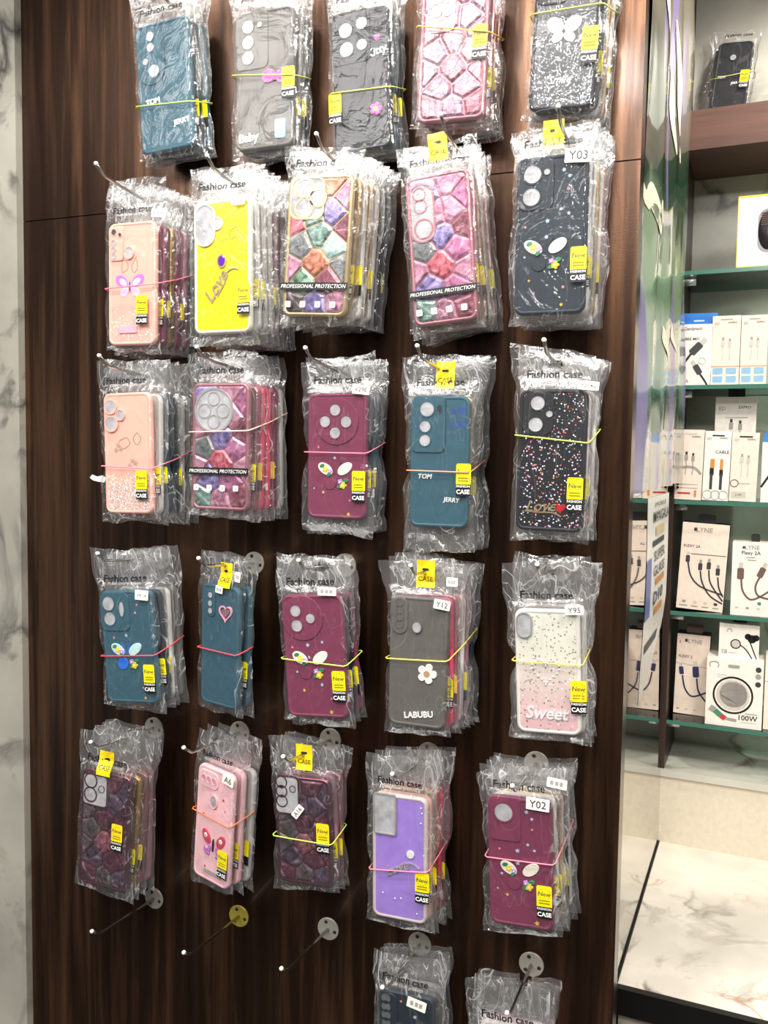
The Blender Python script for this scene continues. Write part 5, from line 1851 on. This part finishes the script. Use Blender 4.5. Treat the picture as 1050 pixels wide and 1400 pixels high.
stack('r5c4', [(509, 1084), (584, 1091), (584, 1266), (508, 1252)], 5, f24, ['peach', 'gold', 'pink', 'rose'], 'purple case', 'purple phone case with silver script and a clear gem', 'purple', hook=(587, 1031), frame=FROSTP, band=((1186, 1190), PK, 'salmon pink'), sticker=(.93, .69), drift=.002, margin=.008, yfront=.085)
stack('r5c5', [(664, 1090), (756, 1092), (756, 1274), (671, 1263)], 6, f25, ['clear', 'gold', 'clear', 'black', 'clear'], 'maroon case with one lens hole', 'maroon phone case with a single large lens hole', 'maroon', hook=(733.5, 1044), band=((1169, 1180), PK, 'rose pink'), sticker=(.87, .76), price=[(.80, .02, 'Y02', .028, .015, -.06), (1.08, -.14, '', .024, .012, -.12)], drift=.002, margin=.008)
stack('r6c4', [(515, 1356), (594, 1361), (594, 1538), (520, 1532)], 4, f26, ['grey', 'clear', 'navy'], 'dark navy case at the foot of the panel', 'dark navy phone case cut by the bottom of the photo', 'navy', hook=(574, 1290), price=(.72, .045, '', .026, .014, -.2), drift=.002, yfront=.080, flop=-.0)
stack('r6c5', [(650, 1408), (738, 1414), (740, 1600), (654, 1592)], 3, f27, ['white', 'pale pink'], 'lowest white case', 'white phone case in a clear bag, lowest of all at the bottom edge', 'white', hook=(726.5, 1318), yfront=.070, margin=.009)
for (px, py), lab, fl in (((211, 1228), 'empty steel hook below the plum gem case with the two ring camera plate', FLANGE), ((327, 1252), 'empty steel hook with a yellow stained flange', FLANGE_Y), ((449, 1269.5), 'empty steel hook below the plum gem case with the three ring camera plate', FLANGE)):
    make_hook(at_y(px, py, 0), lab, fl)

# torn white scrap stuck to the panel near the glitter peach case
p0 = at_y(131, 655, -0.001)
scr = [(-0.012, 0.002), (-0.006, -0.002), (0.004, -0.004), (0.016, -0.005), (0.020, 0.002), (0.012, 0.006), (0.002, 0.004), (-0.007, 0.007)]
o = ob('tape_scrap', prism('scrap', scr, 0.001, 0.0002, plain('white torn tape', (214, 220, 222), .5)), None, p0)
tag(o, 'torn white tape scrap stuck on the wood panel', 'tape')

# ------------------------------------------------------------------ bagged case standing on the wooden shelf
sw, sh_ = 0.066, 0.128
sx_, _ = rloc(1001, 100, 0.045)
root = rempty('phone_case_pack', (sx_, 0.045, zb1 + 0.004 + sh_ / 2 + 0.003))
root.rotation_euler = (-0.06, 0.10, -RA - 0.05)
tag(root, 'dark bagged phone case standing on the brown wooden shelf', 'phone case')
shell = ob('case_shell', shell_mesh(sw, sh_, W2('black')), root)
cb = CaseB(shell, sw, sh_)
cb.hole(.47, .24, .085, W2('black'))
cb.text('TOM', .22, .52, .22, WHITE, .05, .0008, .03, .2)
cb.text('JERRY', .62, .62, .26, WHITE, .08, .0006, .02, .1)
bs = BagShape(sw, sh_, .022, .006, .008, 77, OFF)
ob('bag', bag_mesh(bs, None, FILM), root)
header_print(root, bs, sh_ / 2 + .012, 1.0, .002, .05)
new_sticker(root, bs, sw * .36, -sh_ * .08, .016, .034)
r2 = rempty('phone_case_pack', (sx_ - .006, 0.061, zb1 + 0.004 + sh_ / 2 + 0.002))
r2.rotation_euler = (-0.06, 0.10, -RA - 0.05)
tag(r2, 'second dark phone case hidden behind the one on the wooden shelf', 'phone case')
ob('case_shell', shell.data, r2)
rbs = BagShape(sw, sh_, .020, .006, .012, 78, .0006)
ob('bag', bag_mesh(rbs, None, FILM_H, 14, 26), r2)
hw = sw / 2 + .006
loop = [(-hw, -.009, -.008), (0, -.0095, -.002), (hw, -.009, .004), (hw + .002, .0, .004), (hw, .024, .004), (0, .025, 0), (-hw - .006, .024, -.006), (-hw - .002, .0, -.008)]
bo = ob('rubber_band', tube('rubber_band', loop, .0008, plain('rubber yellow green', YG, .5), 6, closed=True))
bo.location, bo.rotation_euler = root.location, root.rotation_euler
tag(bo, 'yellow green rubber band around the case on the wooden shelf', 'rubber band')
